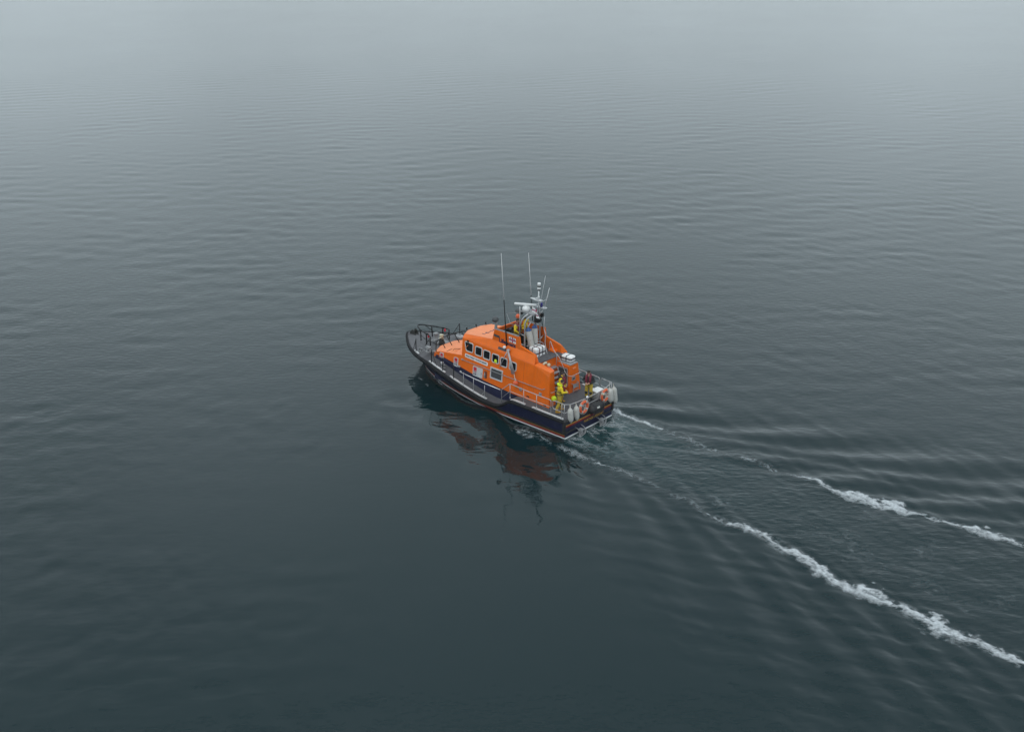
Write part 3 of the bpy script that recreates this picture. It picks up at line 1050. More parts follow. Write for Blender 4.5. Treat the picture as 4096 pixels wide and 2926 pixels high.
cut = B()
for s in (1, -1):
    for i, (x0, x1, z1, z0) in enumerate(WIN):
        pts = rrect(x0 - .05, x1 + .05, z1 - .05, z0 + .05, 0.07, 4, i == 0)
        cut.prism(wall_pts(pts, s, 0.06), (0, -s * 0.42, 0))
cut.box((4.2, 0, 3.9), (3.4, 1.9, 1.5))          # flying bridge well
cut_o = cut.build('cutter', 'orange', boat)
bo = shell.modifiers.new('cut', 'BOOLEAN')
bo.operation = 'DIFFERENCE'
bo.object = cut_o
bo.solver = 'EXACT'
bpy.context.view_layer.update()
dg = bpy.context.evaluated_depsgraph_get()
me2 = bpy.data.meshes.new_from_object(shell.evaluated_get(dg))
shell.modifiers.clear()
shell.data = me2
bpy.data.objects.remove(cut_o)
bv = shell.modifiers.new('bevel', 'BEVEL')
bv.width = 0.018
bv.segments = 2
bv.limit_method = 'ANGLE'
bv.angle_limit = R(25)

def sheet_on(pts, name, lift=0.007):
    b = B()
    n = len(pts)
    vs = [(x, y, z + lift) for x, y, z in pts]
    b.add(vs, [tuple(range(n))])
    return b.build(name, 'sheen_orange', shell)
for s in (1, -1):
    g = lambda k: (V_[k][0], s * V_[k][1], V_[k][2])
    mx_ = lambda a, c, t: tuple(a[i] + (c[i] - a[i]) * t for i in range(3))
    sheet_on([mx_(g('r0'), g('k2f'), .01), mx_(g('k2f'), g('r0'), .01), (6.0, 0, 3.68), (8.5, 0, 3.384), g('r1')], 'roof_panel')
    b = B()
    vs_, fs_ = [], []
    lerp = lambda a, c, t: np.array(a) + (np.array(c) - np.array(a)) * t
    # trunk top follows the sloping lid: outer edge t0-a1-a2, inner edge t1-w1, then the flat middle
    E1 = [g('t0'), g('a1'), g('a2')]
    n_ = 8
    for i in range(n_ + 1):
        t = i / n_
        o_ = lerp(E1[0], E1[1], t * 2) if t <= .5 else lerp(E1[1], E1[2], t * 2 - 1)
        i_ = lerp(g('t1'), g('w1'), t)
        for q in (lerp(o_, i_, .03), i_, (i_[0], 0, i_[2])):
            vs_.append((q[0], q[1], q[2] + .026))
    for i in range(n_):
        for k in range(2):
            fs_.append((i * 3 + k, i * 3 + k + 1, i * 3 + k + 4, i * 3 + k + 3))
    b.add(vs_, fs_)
    b.build('trunk_panel', 'sheen_orange', shell)

def ring_frame(outer, inner, s, t, base=0.0):
    """flat frame between two outlines of equal count on the cabin side"""
    n = len(outer)
    O0, O1 = wall_pts(outer, s, base), wall_pts(outer, s, base + t)
    I0, I1 = wall_pts(inner, s, base - 0.03), wall_pts(inner, s, base + t)
    bb = B()
    fs = []
    for i in range(n):
        j = (i + 1) % n
        fs += [(i, j, n + j, n + i), (n + i, n + j, 3 * n + j, 3 * n + i), (3 * n + i, 3 * n + j, 2 * n + j, 2 * n + i)]
    bb.add(O0 + O1 + I0 + I1, fs)
    return bb
for s in (1, -1):
    for i, (x0, x1, z1, z0) in enumerate(WIN):
        outer = rrect(x0, x1, z1, z0, 0.12, 5, i == 0)
        inner = rrect(x0 - .055, x1 + .055, z1 - .055, z0 + .055, 0.07, 5, i == 0)
        w = ring_frame(outer, inner, s, 0.022).build('window', 'frame', boat)
        b = B()
        b.prism(wall_pts(inner, s, 0.004), (0, -s * 0.008, 0))
        b.build('pane', 'glass', w)
        # dark cabin interior behind the pane
        b = B()
        n = len(inner)
        P0, P1 = wall_pts(inner, s, -0.015), wall_pts(inner, s, -0.35)
        b.add(P0 + P1, [(k, (k + 1) % n, n + (k + 1) % n, n + k) for k in range(n)] + [tuple(range(n, 2 * n))])
        b.build('interior', 'interior', w)
# windscreen panes on the faceted front (seen only from ahead)
for s in (1, -1):
    a, c, d, e = [Vector((V_[k][0], s * V_[k][1], V_[k][2])) for k in ('a2', 'w1', 'r1', 'a3')]
    nrm = (c - a).cross(e - a).normalized()
    if nrm.x < 0: nrm = -nrm
    L = lambda u, v: a.lerp(c, u).lerp(e.lerp(d, u), v) + nrm * 0.02
    q = [L(.12, .42), L(.88, .42), L(.88, .9), L(.12, .9)]
    b = B(); b.prism([p_ for p_ in q], -nrm * 0.03); w = b.build('window', 'frame', boat)
    q = [L(.18, .47), L(.82, .47), L(.82, .86), L(.18, .86)]
    b = B(); b.prism([p_ + nrm * 0.006 for p_ in q], -nrm * 0.004); b.build('pane', 'interior', w)
b = B(); b.prism([(8.63, .5, 2.75), (8.63, -.5, 2.75), (8.55, -.46, 3.3), (8.55, .46, 3.3)], (0.02, 0, 0.003)); w = b.build('window', 'frame', boat)
b = B(); b.prism([(8.655, .44, 2.82), (8.655, -.44, 2.82), (8.578, -.4, 3.24), (8.578, .4, 3.24)], (0.004, 0, 0)); b.build('pane', 'interior', w)
# sun visor / wiper arm at the first port window
b = B(); b.tube([(7.62, wy(3.2) + .05, 3.24), (7.55, wy(3.0) + .05, 3.0)], 0.022); b.box((7.62, wy(3.2) + .04, 3.22), (.09, .07, .08)); b.build('wiper', 'black', boat)
b = B(); b.tube([(7.78, wy(2.75) + .03, 2.78), (7.56, wy(3.05) + .03, 3.02)], 0.016); b.build('wiper', 'peach', boat)

# name board
b = B()
q = rrect(7.81, 6.03, 2.455, 2.255, 0.05)
q = [(x, z - (7.8 - x) * 0.037) for x, z in q]
b.prism(wall_pts(q, 1, 0.002), (0, 0.014, 0))
nb = b.build('name_board', 'white', boat)
place_text('RNLB STANLEY WATSON BARKER', 0.145, (7.74, wy(2.33) + 0.019, 2.312), (-1, 0.004, -0.037), (0, -0.1, 1), 'ink', nb, bold=0.003, width=1.64)

# grey side window with louvre and its frame
q = rrect(5.8, 4.87, 2.25, 1.60, 0.03)
qi = rrect(5.73, 4.94, 2.18, 1.67, 0.02)
w = ring_frame(q, qi, 1, 0.03).build('engine_vent', 'frame', boat)
b = B(); b.prism(wall_pts(qi, 1, 0.004), (0, 0.006, 0)); b.build('grille', 'grille', w)
for k in range(6):
    z = 1.72 + k * 0.083
    b = B(); b.box((5.335, wy(z) + 0.014, z), (0.76, 0.02, 0.012)); b.build('louvre', 'dkgrey', w)

# grey locker door with red instruction sticker
q = rrect(7.13, 6.37, 1.94, 1.37, 0.05)
b = B(); b.prism(wall_pts(q, 1, 0.002), (0, 0.022, 0)); ld = b.build('locker_door', 'frame', boat, bevel=0.006)
def sticker(xc, zc, k, parent, rows=2):
    b = B(); b.prism(wall_pts([(xc + .12 * k, zc + .1 * k), (xc - .12 * k, zc + .1 * k), (xc - .12 * k, zc - .1 * k), (xc + .12 * k, zc - .1 * k)], 1, 0.026), (0, 0.003, 0))
    b.build('red_sticker', 'red', parent)
    for r_ in range(rows):
        for c_ in (-1, 1):
            x, z = xc + c_ * 0.062 * k, zc - (.165 + .125 * r_) * k
            b = B(); b.prism(wall_pts([(x + .04 * k, z + .04 * k), (x - .04 * k, z + .04 * k), (x - .04 * k, z - .04 * k), (x + .04 * k, z - .04 * k)], 1, 0.026), (0, 0.003, 0))
            b.build('small_sticker', 'redstripe' if (r_ + c_) % 2 else 'ink', parent)
sticker(6.95, 1.78, 1.0, ld)
b = B(); b.rbox((6.45, wy(1.65) + .035, 1.65), (0.03, 0.03, 0.12), 0.01); b.build('handle', 'steel', ld)
for x0, x1, z1, z0, k in ((8.67, 8.32, 2.02, 1.50, 0.95), (9.84, 9.52, 2.0, 1.68, 0.8)):
    b = B(); b.prism(wall_pts(rrect(x0, x1, z1, z0, 0.07), 1, 0.002), (0, 0.02, 0)); d_ = b.build('hatch_cover', 'frame', boat)
    sticker((x0 + x1) / 2, z1 - 0.13, k, d_, 2 if k > .9 else 1)
# extinguisher recess as a flat plate, its shade put into the dark colour
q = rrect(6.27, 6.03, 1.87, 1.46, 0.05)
b = B(); b.prism(wall_pts(q, 1, 0.002), (0, 0.006, 0)); rec = b.build('recess', mat('shaded_recess_orange', (0.20, 0.05, 0.02), 0.6), boat)
b = B(); b.lathe([(.0, 0), (.045, .01), (.05, .05), (.05, .2), (.03, .25), (.018, .27), (.018, .3)], (6.16, wy(1.5) + .05, 1.5), 12)
ex = b.build('extinguisher_bottle', 'grey', rec)
b = B(); b.box((6.16, wy(1.6) + .05, 1.6), (.11, .105, .03)); b.build('bracket', 'black', ex)

def band(x, t):
    """point on the sloping band between cabin side and coaming"""
    a = Vector(V_['a3']).lerp(Vector(V_['a4']), (8.09 - x) / (8.09 - 2.68))
    c = Vector(V_['k2f']).lerp(Vector(V_['k2a']), (6.0 - x) / (6.0 - 2.86))
    return a.lerp(c, t)
# panel seams of the cabin side
for x in (3.38, 7.18):
    b = B()
    b.prism(wall_pts([(x + .006, 3.12), (x - .006, 3.12), (x - .006, 1.42), (x + .006, 1.42)] if x < 5 else [(x + .006, 2.55), (x - .006, 2.55), (x - .006, 2.1), (x + .006, 2.1)], 1, 0.001), (0, .002, 0))
    b.build('seam', 'redstripe', shell)
b = B()
q0 = [band(7.6, .06), band(2.75, .06), band(2.75, .075), band(7.6, .075)]
b.prism([p_ + Vector((0, .004, .004)) for p_ in q0], (0, .002, .002))
b.build('seam', 'redstripe', shell)
# side handrail
b = B()
hr = [W(7.96, 2.06), W(6.5, 2.05), W(5, 2.045), W(3.4, 2.05), W(1.98, 2.05), W(1.78, 2.17)]
b.tube([(x, y + .07, z) for x, y, z in hr], 0.018)
for x in (7.9, 7.1, 6.3, 5.6, 4.7, 4.0, 3.2, 2.5, 1.98):
    b.tube([(x, wy(2.05), 2.05), (x, wy(2.05) + .07, 2.05)], 0.014, 6)
b.box((7.97, wy(2.06) + .05, 2.06), (.1, .08, .06))
b.build('handrail', 'grey', boat)
b = B()
b.tube([(x, -y - .07, z) for x, y, z in hr], 0.018)
for x in (7.9, 7.1, 6.3, 5.6, 4.7, 4.0, 3.2, 2.5, 1.98):
    b.tube([(x, -wy(2.05), 2.05), (x, -wy(2.05) - .07, 2.05)], 0.014, 6)
b.build('handrail', 'grey', boat)

# vents on the cabin top sides
for s in (1, -1):
    b = B(); b.prism([(5.92, s * 1.045, 3.9), (5.48, s * 1.045, 3.88), (5.46, s * 1.045, 4.0), (5.86, s * 1.045, 4.03)], (0, s * .022, 0)); v = b.build('vent', 'grille', boat)
    for k in range(3):
        b = B(); b.box((5.68, s * 1.07, 3.92 + k * .035), (.36, .012, .01)); b.build('louvre', 'dkgrey', v)
for s in (1, -1):
    q = [band(5.42, .25), band(4.83, .25), band(4.83, .52), band(5.42, .52)]
    q = [Vector((p_.x, s * p_.y, p_.z)) for p_ in q]
    nrm = Vector((0, s * .8, .6))
    b = B(); b.prism([p_ - nrm * .02 for p_ in q], nrm * .032); b.build('vent', 'grille', boat)

# coamings of the flying bridge
def coaming(s):
    prof = [(6.06, 3.6), (5.86, 4.28), (4.02, 4.30), (3.95, 3.84), (2.9, 3.61), (2.9, 3.4), (6.06, 3.4)]
    b = B()
    b.prism([(x, s * 1.051, z) for x, z in prof], (0, -s * 0.10, 0))
    o = b.build('coaming', 'orange', boat, bevel=0.015)
    r_ = B(); r_.tube([(5.88, s * 1.0, 4.31), (4.1, s * 1.0, 4.33)], 0.045, 8)
    r_.build('top_rail', 'grey', o)
    return o
cp, cs = coaming(1), coaming(-1)
b = B(); b.prism([(6.06, -.96, 3.5), (5.9, -.96, 4.3), (5.9, .96, 4.3), (6.06, .96, 3.5)], (-0.09, 0, 0)); b.build('coaming', 'orange', boat, bevel=0.015)
# lettering and house flag on the port coaming
place_text('Lifeboats', 0.335, (5.50, 1.054, 3.665), (-1, 0, -0.045), (0, 0, 1), 'ink', cp, bold=0.014, width=1.22)
def house_flag():
    x0, x1, z1, z0 = 4.77, 4.27, 4.17, 3.85
    P_ = lambda x, z: (x, 1.054, z)
    b = B(); b.prism([P_(x0, z1), P_(x1, z1 - .02), P_(x1, z0), P_(x0, z0 + .02)], (0, .003, 0))
    f = b.build('flag_emblem', 'white', cp)
    xm, zm = (x0 + x1) / 2, (z1 + z0) / 2
    for nm, m_, w_, t in (('blue_cross', 'blue', .075, .006), ('red_cross', 'red', .04, .009)):
        b = B(); b.box((xm, 1.057, zm), (x0 - x1, t, w_)); b.box((xm, 1.057, zm), (w_ * 1.1, t + .001, z1 - z0 - .02)); b.build(nm, m_, f)
    for ch, x, z in (('R', x0 - .07, z1 - .125), ('N', xm - .09, z1 - .13), ('L', x0 - .07, z0 + .025), ('I', xm - .115, z0 + .02)):
        place_text(ch, 0.13, (x, 1.058, z), (-1, 0, 0), (0, 0, 1), 'ink', f, bold=0.003)
house_flag()
place_text('14-16', 0.36, (7.02, 0.62, 3.572), (0, -1, 0), (1, 0, -0.1187), 'ink', shell, bold=0.003, width=0.98)

# ---- after structures: port casing, stair, starboard tower
b = B()
pc = {'A': W(2.68, 3.16), 'B': W(1.63, 2.81), 'C': W(1.49, 1.10), 'D': W(2.68, 1.10), 'E': (1.60, 1.28, 3.05), 'F': (2.68, 1.30, 3.20), 'G': (1.66, .92, 3.02), 'H': (2.68, .92, 3.22), 'I': (1.52, .92, 1.10), 'J': (2.68, .92, 1.10)}
k_ = list(pc)
ix = {k: i for i, k in enumerate(k_)}
b.add([pc[k] for k in k_], [tuple(ix[c] for c in q) for q in ('ABCD', 'AFEB', 'FHGE', 'BEGIC', 'HJIG', 'AFHJD'[:5], 'DJIC')])
pcas = b.build('port_casing', 'orange', boat, bevel=0.012)
b = B(); b.tube([(1.46, 1.4, 2.02), (1.42, 1.35, 2.0), (1.42, .98, 2.02), (1.48, .95, 2.02)], .016); b.build('grab_rail', 'alu', pcas)
b = B(); b.tube([(2.45, .905, 3.14), (2.45, .76, 3.2), (2.35, .72, 3.22)], [.06, .07, .075], 12); b.lathe([(.0, 0), (.085, .01), (.1, .1), (.06, .14)], (2.28, .72, 3.13), 12, axis=(-.9, 0, .2)); b.build('deck_lamp', 'lens', boat)

b = B()
prof = [(2.68, 1.1), (2.68, 2.80), (1.90, 2.76), (1.86, 1.1)]
b.add([(x, -.55, z) for x, z in prof] + [(x, -(wy(z) if z < 2 else 1.30), z) for x, z in prof],
      [(0, 1, 2, 3), (7, 6, 5, 4), (0, 4, 5, 1), (1, 5, 6, 2), (2, 6, 7, 3), (3, 7, 4, 0)])
tower = b.build('starboard_tower', 'orange', boat, bevel=0.015)
b = B(); b.prism([(2.62, -.547, 1.62), (2.62, -.547, 2.62), (1.98, -.547, 2.62), (1.96, -.547, 1.62)], (0, .02, 0)); gf = b.build('vent_frame', 'grey', tower)
b = B(); b.prism([(2.57, -.526, 1.68), (2.57, -.526, 2.56), (2.03, -.526, 2.56), (2.02, -.526, 1.68)], (0, .004, 0)); b.build('grille', 'grille', gf)
b = B()
for k in range(9):
    b.box((2.3, -.519, 1.74 + k * .098), (.54, .012, .014))
b.box((2.3, -.519, 2.12), (.54, .016, .022))
b.build('louvre', 'dkgrey', gf)
for nm, y0, y1, z0, z1, m_ in (('hatch', -.78, -1.05, 1.86, 2.08, 'grey'), ('label_plate', -.82, -1.08, 2.52, 2.60, 'peach')):
    b = B(); xx = 1.875; b.box((xx - .006, (y0 + y1) / 2, (z0 + z1) / 2), (.03, abs(y1 - y0), z1 - z0)); b.build(nm, m_, tower, bevel=.004)
b = B(); b.box((1.855, -.92, 1.97), (.02, .15, .1)); b.build('hatch', 'dkgrey', tower)
b = B()
b.tube(fillet([(1.86, -.72, 1.16), (1.72, -.72, 1.2), (1.70, -.72, 1.72), (1.85, -.72, 1.74)], .06), .018)
b.tube(fillet([(1.86, -1.15, 1.16), (1.72, -1.15, 1.2), (1.70, -1.15, 1.72), (1.85, -1.15, 1.74)], .06), .018)
for z in (1.32, 1.5, 1.7):
    b.tube([(1.72, -.72, z), (1.72, -1.15, z)], .014)
b.box((1.74, -.93, 1.56), (.03, .36, .2))
b.build('step_frame', 'grey', tower)
b = B()
b.tube(fillet([(3.25, -.45, 3.1), (3.17, -.45, 3.95), (2.87, -.45, 3.39), (2.48, -.45, 3.15), (2.14, -.45, 2.54), (1.93, -.45, 2.26), (1.7, -.52, 2.25), (1.62, -1.2, 2.32), (1.8, -1.26, 2.34)], .12), .018)
b.tube([(2.11, -.45, 2.47), (2.11, -.45, 1.2)], .016)
b.tube([(2.68, -.45, 3.3), (2.7, -.45, 2.55)], .016)
b.build('stair_rail', 'alu', boat)
# stair of open steps to the flying bridge
st = B()
for y in (.28, -.36):
    st.tube([(1.95, y, 1.2), (2.32, y, 2.12), (2.55, y, 2.6), (2.97, y, 2.65), (3.26, y, 3.12), (3.5, y, 3.5)], .03, 6)
stair = st.build('stair', 'grey', boat)
for x, z in ((2.03, 1.42), (2.13, 1.68), (2.23, 1.94), (2.33, 2.18), (2.44, 2.4), (3.02, 2.78), (3.14, 2.96)):
    b = B(); b.box((x, -.04, z), (.2, .64, .035)); b.build('step', 'grey', stair)
b = B(); b.box((2.74, -.04, 2.62), (.42, .64, .04)); b.build('landing', 'grey', stair)
# cabin door in the after bulkhead, left of the stair
b = B(); b.rbox((2.665, .6, 2.05), (.06, .52, 1.5), .06, 2); dr = b.build('cabin_door', 'grey', boat)
b = B(); b.rbox((2.63, .6, 2.5), (.03, .3, .34), .05, 2); b.build('pane', 'interior', dr)
# shelf under the port raft, black
b = B(); b.box((3.28, .14, 3.06), (.95, .95, .05)); b.tube([(2.85, .6, 3.05), (2.85, -.32, 3.05)], .03); b.build('raft_shelf', 'dkgrey', boat)
b = B(); b.box((2.36, -.94, 2.80), (.95, .62, .035)); b.build('raft_cradle', 'grey', boat)
b = B(); b.rbox((3.3, -.85, 3.17), (.5, .3, .24), .05, 2); b.build('orange_casing', 'orange', boat)

# flying bridge fittings
b = B(); b.box((4.28, 0, 3.157), (3.2, 1.88, .03)); b.build('bridge_sole', 'deck', boat)
b = B(); b.rbox((5.72, .1, 3.72), (.28, 1.5, .75), .05, 2); con = b.build('helm_console', 'dkgrey', boat)
for y in (-.5, -.15, .3, .65):
    b = B(); b.rbox((5.58, y, 4.1), (.05, .24, .17), .02, 2); b.build('instrument', 'black', con)
b = B(); b.tube([(5.5 + .0 * a, .35 + .2 * math.cos(R(a)), 3.95 + .2 * math.sin(R(a))) for a in range(0, 360, 24)], .014, 6, closed=True); b.tube([(5.5, .15, 3.95), (5.5, .55, 3.95)], .01, 5); b.tube([(5.5, .35, 3.75), (5.5, .35, 4.15)], .01, 5); b.build('steering_wheel', 'black', con)
for y in (.42, -.32):
    b = B(); b.rbox((4.72, y, 3.62), (.42, .42, .14), .05); se = b.build('helm_seat', 'black', boat)
    b = B(); b.rbox((4.5, y, 3.93), (.12, .42, .56), .05); b.build('backrest', 'black', se)
    b = B(); b.box((4.72, y, 3.36), (.24, .24, .4)); b.build('pedestal', 'dkgrey', se)

# dark stowed gear round the mast foot
b = B(); b.rbox((4.28, .38, 3.42), (.34, .38, .5), .1); b.build('gear_bag', 'jacketblack', boat)
b = B(); b.rbox((4.3, -.42, 3.38), (.32, .36, .42), .1); b.build('gear_bag', 'jacketblack', boat)
b = B()
b.tube([(3.82 + .15 * math.cos(R(a * 30)), .62 + .13 * math.sin(R(a * 30)), 3.22 + a * .008) for a in range(40)], .022, 6)
b.build('rope_coil', 'darkrope', boat)
b = B(); b.tube(catmull([(2.28, .74, 3.02), (2.05, .76, 2.98), (1.82, .78, 2.9)], 4), .065, 10); b.build('hose_roll', 'buoyorange', boat)
# ---- railings
def stanch(b, x, s, h=.78, r=.017, inset=.14, lean=0.02):
    y = halfdeck(x) - inset
    z = deckz(x, y)
    b.tube([(x, s * y, z), (x, s * (y - lean), z + h)], r, 6)
    b.lathe([(.035, 0), (.035, .05), (.02, .08)], (x, s * y, z + .04), 8)
    return Vector((x, s * (y - lean), z + h))
for s in (1, -1):
    # black bow stanchions with guard wire between
    b = B()
    tops = []
    st_meshes = []
    for x in (11.55, 9.9, 8.92, 8.02):
        c = B()
        tops.append(stanch(c, x, s, .80, .028))
        st_meshes.append(c)
    st_meshes[1].tube([tops[1] - Vector((0, 0, .08)), (9.45, s * (halfdeck(9.45) - .18), deckz(9.45, 2.0))], .014, 6)
    y = halfdeck(12.0) - .14
    st_meshes[0].tube([tops[0] - Vector((0, 0, .02)), (12.0, s * y, deckz(12.0, y))], .016, 6)
    st_meshes[0].tube([tops[0] - Vector((0, 0, .4)), (11.78, s * (halfdeck(11.8) - .14), deckz(11.8, 1.7) + .4)], .013, 6)
    for dz in (0, -.38):
        pts = []
        for i in range(len(tops)):
            pts.append(tops[i] + Vector((0, 0, dz)))
            if i < len(tops) - 1:
                pts.append((tops[i] + tops[i + 1]) / 2 + Vector((0, 0, dz - .03)))
        b = B()
        b.tube(pts, .006, 5)
        gw = b.build('guard_wire', 'dkgrey', boat)
        if dz == 0:
            for c in st_meshes:
                c.build('stanchion', 'black', gw)
    # polished rail along the low waist
    b = B()
    b.tube([(7.55, s * 2.11, 1.64), (6.45, s * 2.11, 1.56), (5.58, s * 2.09, 1.51), (4.45, s * 2.06, 1.47)], .026, 8)
    wr = b.build('waist_rail', 'steel', boat)
    for x in (7.24, 6.45, 5.6):
        b = B()
        stanch(b, x, s, .76, .016)
        if x == 5.6:
            y = halfdeck(x) - .14
            b.tube([(x, s * y, deckz(x, y) + .38), (x + .32, s * (y - .05), deckz(x, y) + .04)], .01, 5)
        b.build('stanchion', 'alu', wr)
    # after rail with mid rail
    b = B()
    yy = lambda x: halfdeck(x) - .15
    b.tube(fillet([(4.34, s * yy(4.34), .70), (4.34, s * yy(4.34), 1.52), (3.72, s * yy(3.7), 2.06), (2.5, s * yy(2.5), 1.99), (1.2, s * yy(1.2), 1.96), (.93, s * yy(.95), 1.95), (.93, s * yy(.95), 1.22)], .1), .022)
    b.tube(fillet([(4.34, s * yy(4.34), 1.05), (3.72, s * yy(3.7), 1.62), (2.5, s * yy(2.5), 1.58), (.95, s * yy(.95), 1.56)], .1), .017)
    for x in (3.72, 2.76, 1.88):
        b.tube([(x, s * yy(x), 1.18), (x, s * yy(x), 2.03 - (3.7 - x) * .03)], .02, 6)
        b.lathe([(.04, 0), (.04, .06), (.02, .1)], (x, s * yy(x), 1.2), 8)
    b.build('after_rail', 'alu', boat)
    # quarter gate: a closed loop
    b = B()
    b.tube(fillet([(.45, s * yy(.4), 1.97), (.82, s * yy(.8), 1.97), (.82, s * yy(.8), 1.52), (.45, s * yy(.4), 1.50)], .12), .019)
    b.tube([(.45, s * yy(.4), 1.97), (.08, s * 1.93, 1.95)], .019)
    b.tube([(.45, s * yy(.4), 1.5), (.08, s * 1.93, 1.48)], .017)
    b.tube([(.08, s * 1.92, 1.12), (.08, s * 1.92, 1.95)], .02)
    b.tube([(.22, s * 1.95, 1.12), (.22, s * 1.95, 1.95)], .016)
    b.build('quarter_rail', 'alu', boat)
# stern rail
b = B()
b.tube([(.08, 1.92, 1.95), (.06, 1.5, 1.82), (.05, .9, 1.77), (.05, 0, 1.74), (.05, -.9, 1.76), (.06, -1.5, 1.83), (.08, -1.92, 1.93)], .021)
b.tube([(.08, 1.9, 1.46), (.05, .9, 1.40), (.05, -.9, 1.38), (.08, -1.9, 1.46)], .016)
for y in (1.45, .12, -.85, -1.5):
    b.tube([(.06, y, 1.08), (.06, y, 1.79)], .017)
sr = b.build('stern_rail', 'alu', boat)
b = B(); b.ell((.05, .13, 1.79), (.07, .07, .07)); b.build('stern_light', 'white', sr)
# stern lockers
b = B(); b.rbox((.42, -1.2, 1.38), (.5, .62, .5), .08); lk = b.build('stern_locker', 'grey', boat)
b = B(); b.rbox((.42, -1.2, 1.645), (.52, .64, .05), .02, 2); b.build('lid', 'white', lk)
# propeller guards and rope-hung ladders on the transom
for yc in (.92, -.78):
    b = B()
    for dy in (-.22, .22):
        b.tube(fillet([(-.01, yc + dy, .45), (-.3, yc + dy, .38), (-.34, yc + dy, -.2)], .1), .025)
    for z in (.3, .1, -.1):
        b.tube([(-.33, yc - .22, z), (-.33, yc + .22, z)], .018)
    b.rbox((-.2, yc - .05, .16), (.22, .2, .36), .06)
    b.tube(catmull([(-.34, yc + .25, .4), (-.4, yc + .1, .2), (-.36, yc + .3, .0), (-.42, yc - .1, .1), (-.36, yc - .25, .3)], 5), .022)
    b.build('stern_step', 'grey', boat)

# ---- pulpit and foredeck gear
PZ = 2.34
pul = catmull([(11.5, .74, PZ), (12.2, .58, PZ), (12.85, .34, PZ), (13.22, .1, PZ + .01), (13.22, -.1, PZ + .01), (12.85, -.34, PZ), (12.2, -.58, PZ), (11.5, -.74, PZ)], 6)
b = B()
b.tube(fillet([(11.42, .76, 1.68), (11.42, .76, PZ - .02)], .1) + pul[1:-1] + fillet([(11.42, -.76, PZ - .02), (11.42, -.76, 1.68)], .1), .036, 8)
for s in (1, -1):
    b.tube([(12.58, s * .46, 1.67), (12.6, s * .44, PZ)], .034, 6)
    b.tube([(12.56, s * .47, 2.02), (12.98, s * .26, PZ)], .02, 6)
    b.tube([(12.57, s * .46, 2.0), (11.95, s * .68, 1.98), (11.42, s * .76, 1.98)], .02, 6)
    b.tube([(11.42, s * .76, 2.2), (11.75, s * .9, 1.7)], .016, 6)
pulpit = b.build('pulpit', 'black', boat)
for s in (1, -1):
    b = B(); b.tube([(11.86, s * .66, 1.67), (11.86, s * .66, 2.38), (11.68, s * .66, 2.38)], .036, 6); fp = b.build('fairlead_post', 'black', boat)
    b = B(); b.ell((11.67, s * .66, 2.24), (.06, .06, .1)); b.tube([(11.67, s * .66, 2.38), (11.67, s * .66, 2.3)], .015, 5); b.build('red_shackle', 'red', fp)
# bow roller
b = B(); b.prism([(13.45, .14, 1.66), (13.95, .14, 1.68), (13.9, .14, 1.8), (13.72, .14, 1.98), (13.55, .14, 1.92)], (0, -.05, 0)); b.prism([(13.45, -.09, 1.66), (13.95, -.09, 1.68), (13.9, -.09, 1.8), (13.72, -.09, 1.98), (13.55, -.09, 1.92)], (0, -.05, 0)); b.lathe([(.07, 0), (.04, .11), (.07, .22)], (13.74, -.1, 1.84), 10, axis=(0, 1, 0)); b.build('bow_roller', 'darkrope', boat)
# windlass / capstan
b = B(); b.rbox((11.55, -.12, 1.72), (1.05, .66, .08), .03, 2); b.lathe([(.17, 0), (.17, .1), (.13, .14), (.12, .44), (.15, .46), (.15, .5), (.02, .52)], (11.75, .0, 1.74), 16); b.lathe([(.05, 0), (.05, .3)], (11.6, .05, 1.86), 10, axis=(0, 1, 0))
for k in range(7):
    a = R(k * 51); b.lathe([(.03, 0), (.03, .05)], (11.75 + .24 * math.cos(a), .24 * math.sin(a), 1.76), 6)
b.build('windlass', 'grey', boat)
b = B(); b.lathe([(.16, 0), (.2, .06), (.17, .2), (.1, .36), (.1, .4)], (11.15, .1, 1.69), 14); cap = b.build('rope_drum', 'darkrope', boat)
b = B(); b.lathe([(.14, 0), (.16, .03), (.11, .07), (.1, .17), (.13, .19), (.13, .23), (.0, .24)], (11.15, .1, 2.09), 14); b.build('drum_cap', 'lens', cap)
# port foredeck clutter: bollards, cleats, stowed anchor
def bollard(x, y, s=1.0):
    b = B(); z = deckz(x, y)
    b.rbox((x, y, z + .02), (.3 * s, .16 * s, .04), .015, 2)
    for d in (-.08, .08):
        b.lathe([(.045 * s, 0), (.04 * s, .14 * s), (.058 * s, .16 * s), (.058 * s, .19 * s), (0, .2 * s)], (x + d * s, y, z + .03), 10)
    return b.build('bollard', 'grey', boat)
for x, y in ((11.4, 1.55), (11.4, -1.55), (9.15, 1.86), (9.15, -1.86)):
    bollard(x, y)
b = B(); z = 1.68
b.tube([(11.35, 1.05, z + .06), (10.72, 1.35, z + .06)], .035)
b.tube([(10.72, 1.35, z + .06), (10.62, 1.6, z + .1), (10.8, 1.72, z + .2)], [.035, .05, .03])
b.tube([(10.72, 1.35, z + .06), (10.5, 1.2, z + .1), (10.52, 1.05, z + .2)], [.035, .05, .03])
b.tube([(11.28, .85, z + .1), (11.28, 1.25, z + .1)], .022)
b.rbox((11.1, 1.2, z + .12), (.34, .22, .2), .05)
b.build('stowed_anchor', 'grey', boat)
for q in ([(10.65, 1.62), (10.35, 1.72)], [(10.95, 1.5), (10.7, 1.78)]):
    b = B(); c_ = [(q[0][0] + .12 * math.cos(R(a)), q[0][1] + .16 * math.sin(R(a)), 1.72 + .05 * math.sin(R(a * 2)) + .16 * abs(math.sin(R(a / 2)))) for a in range(0, 360, 30)]
    b.tube(c_, .02, 6, closed=True); b.build('mooring_ring', 'grey', boat)
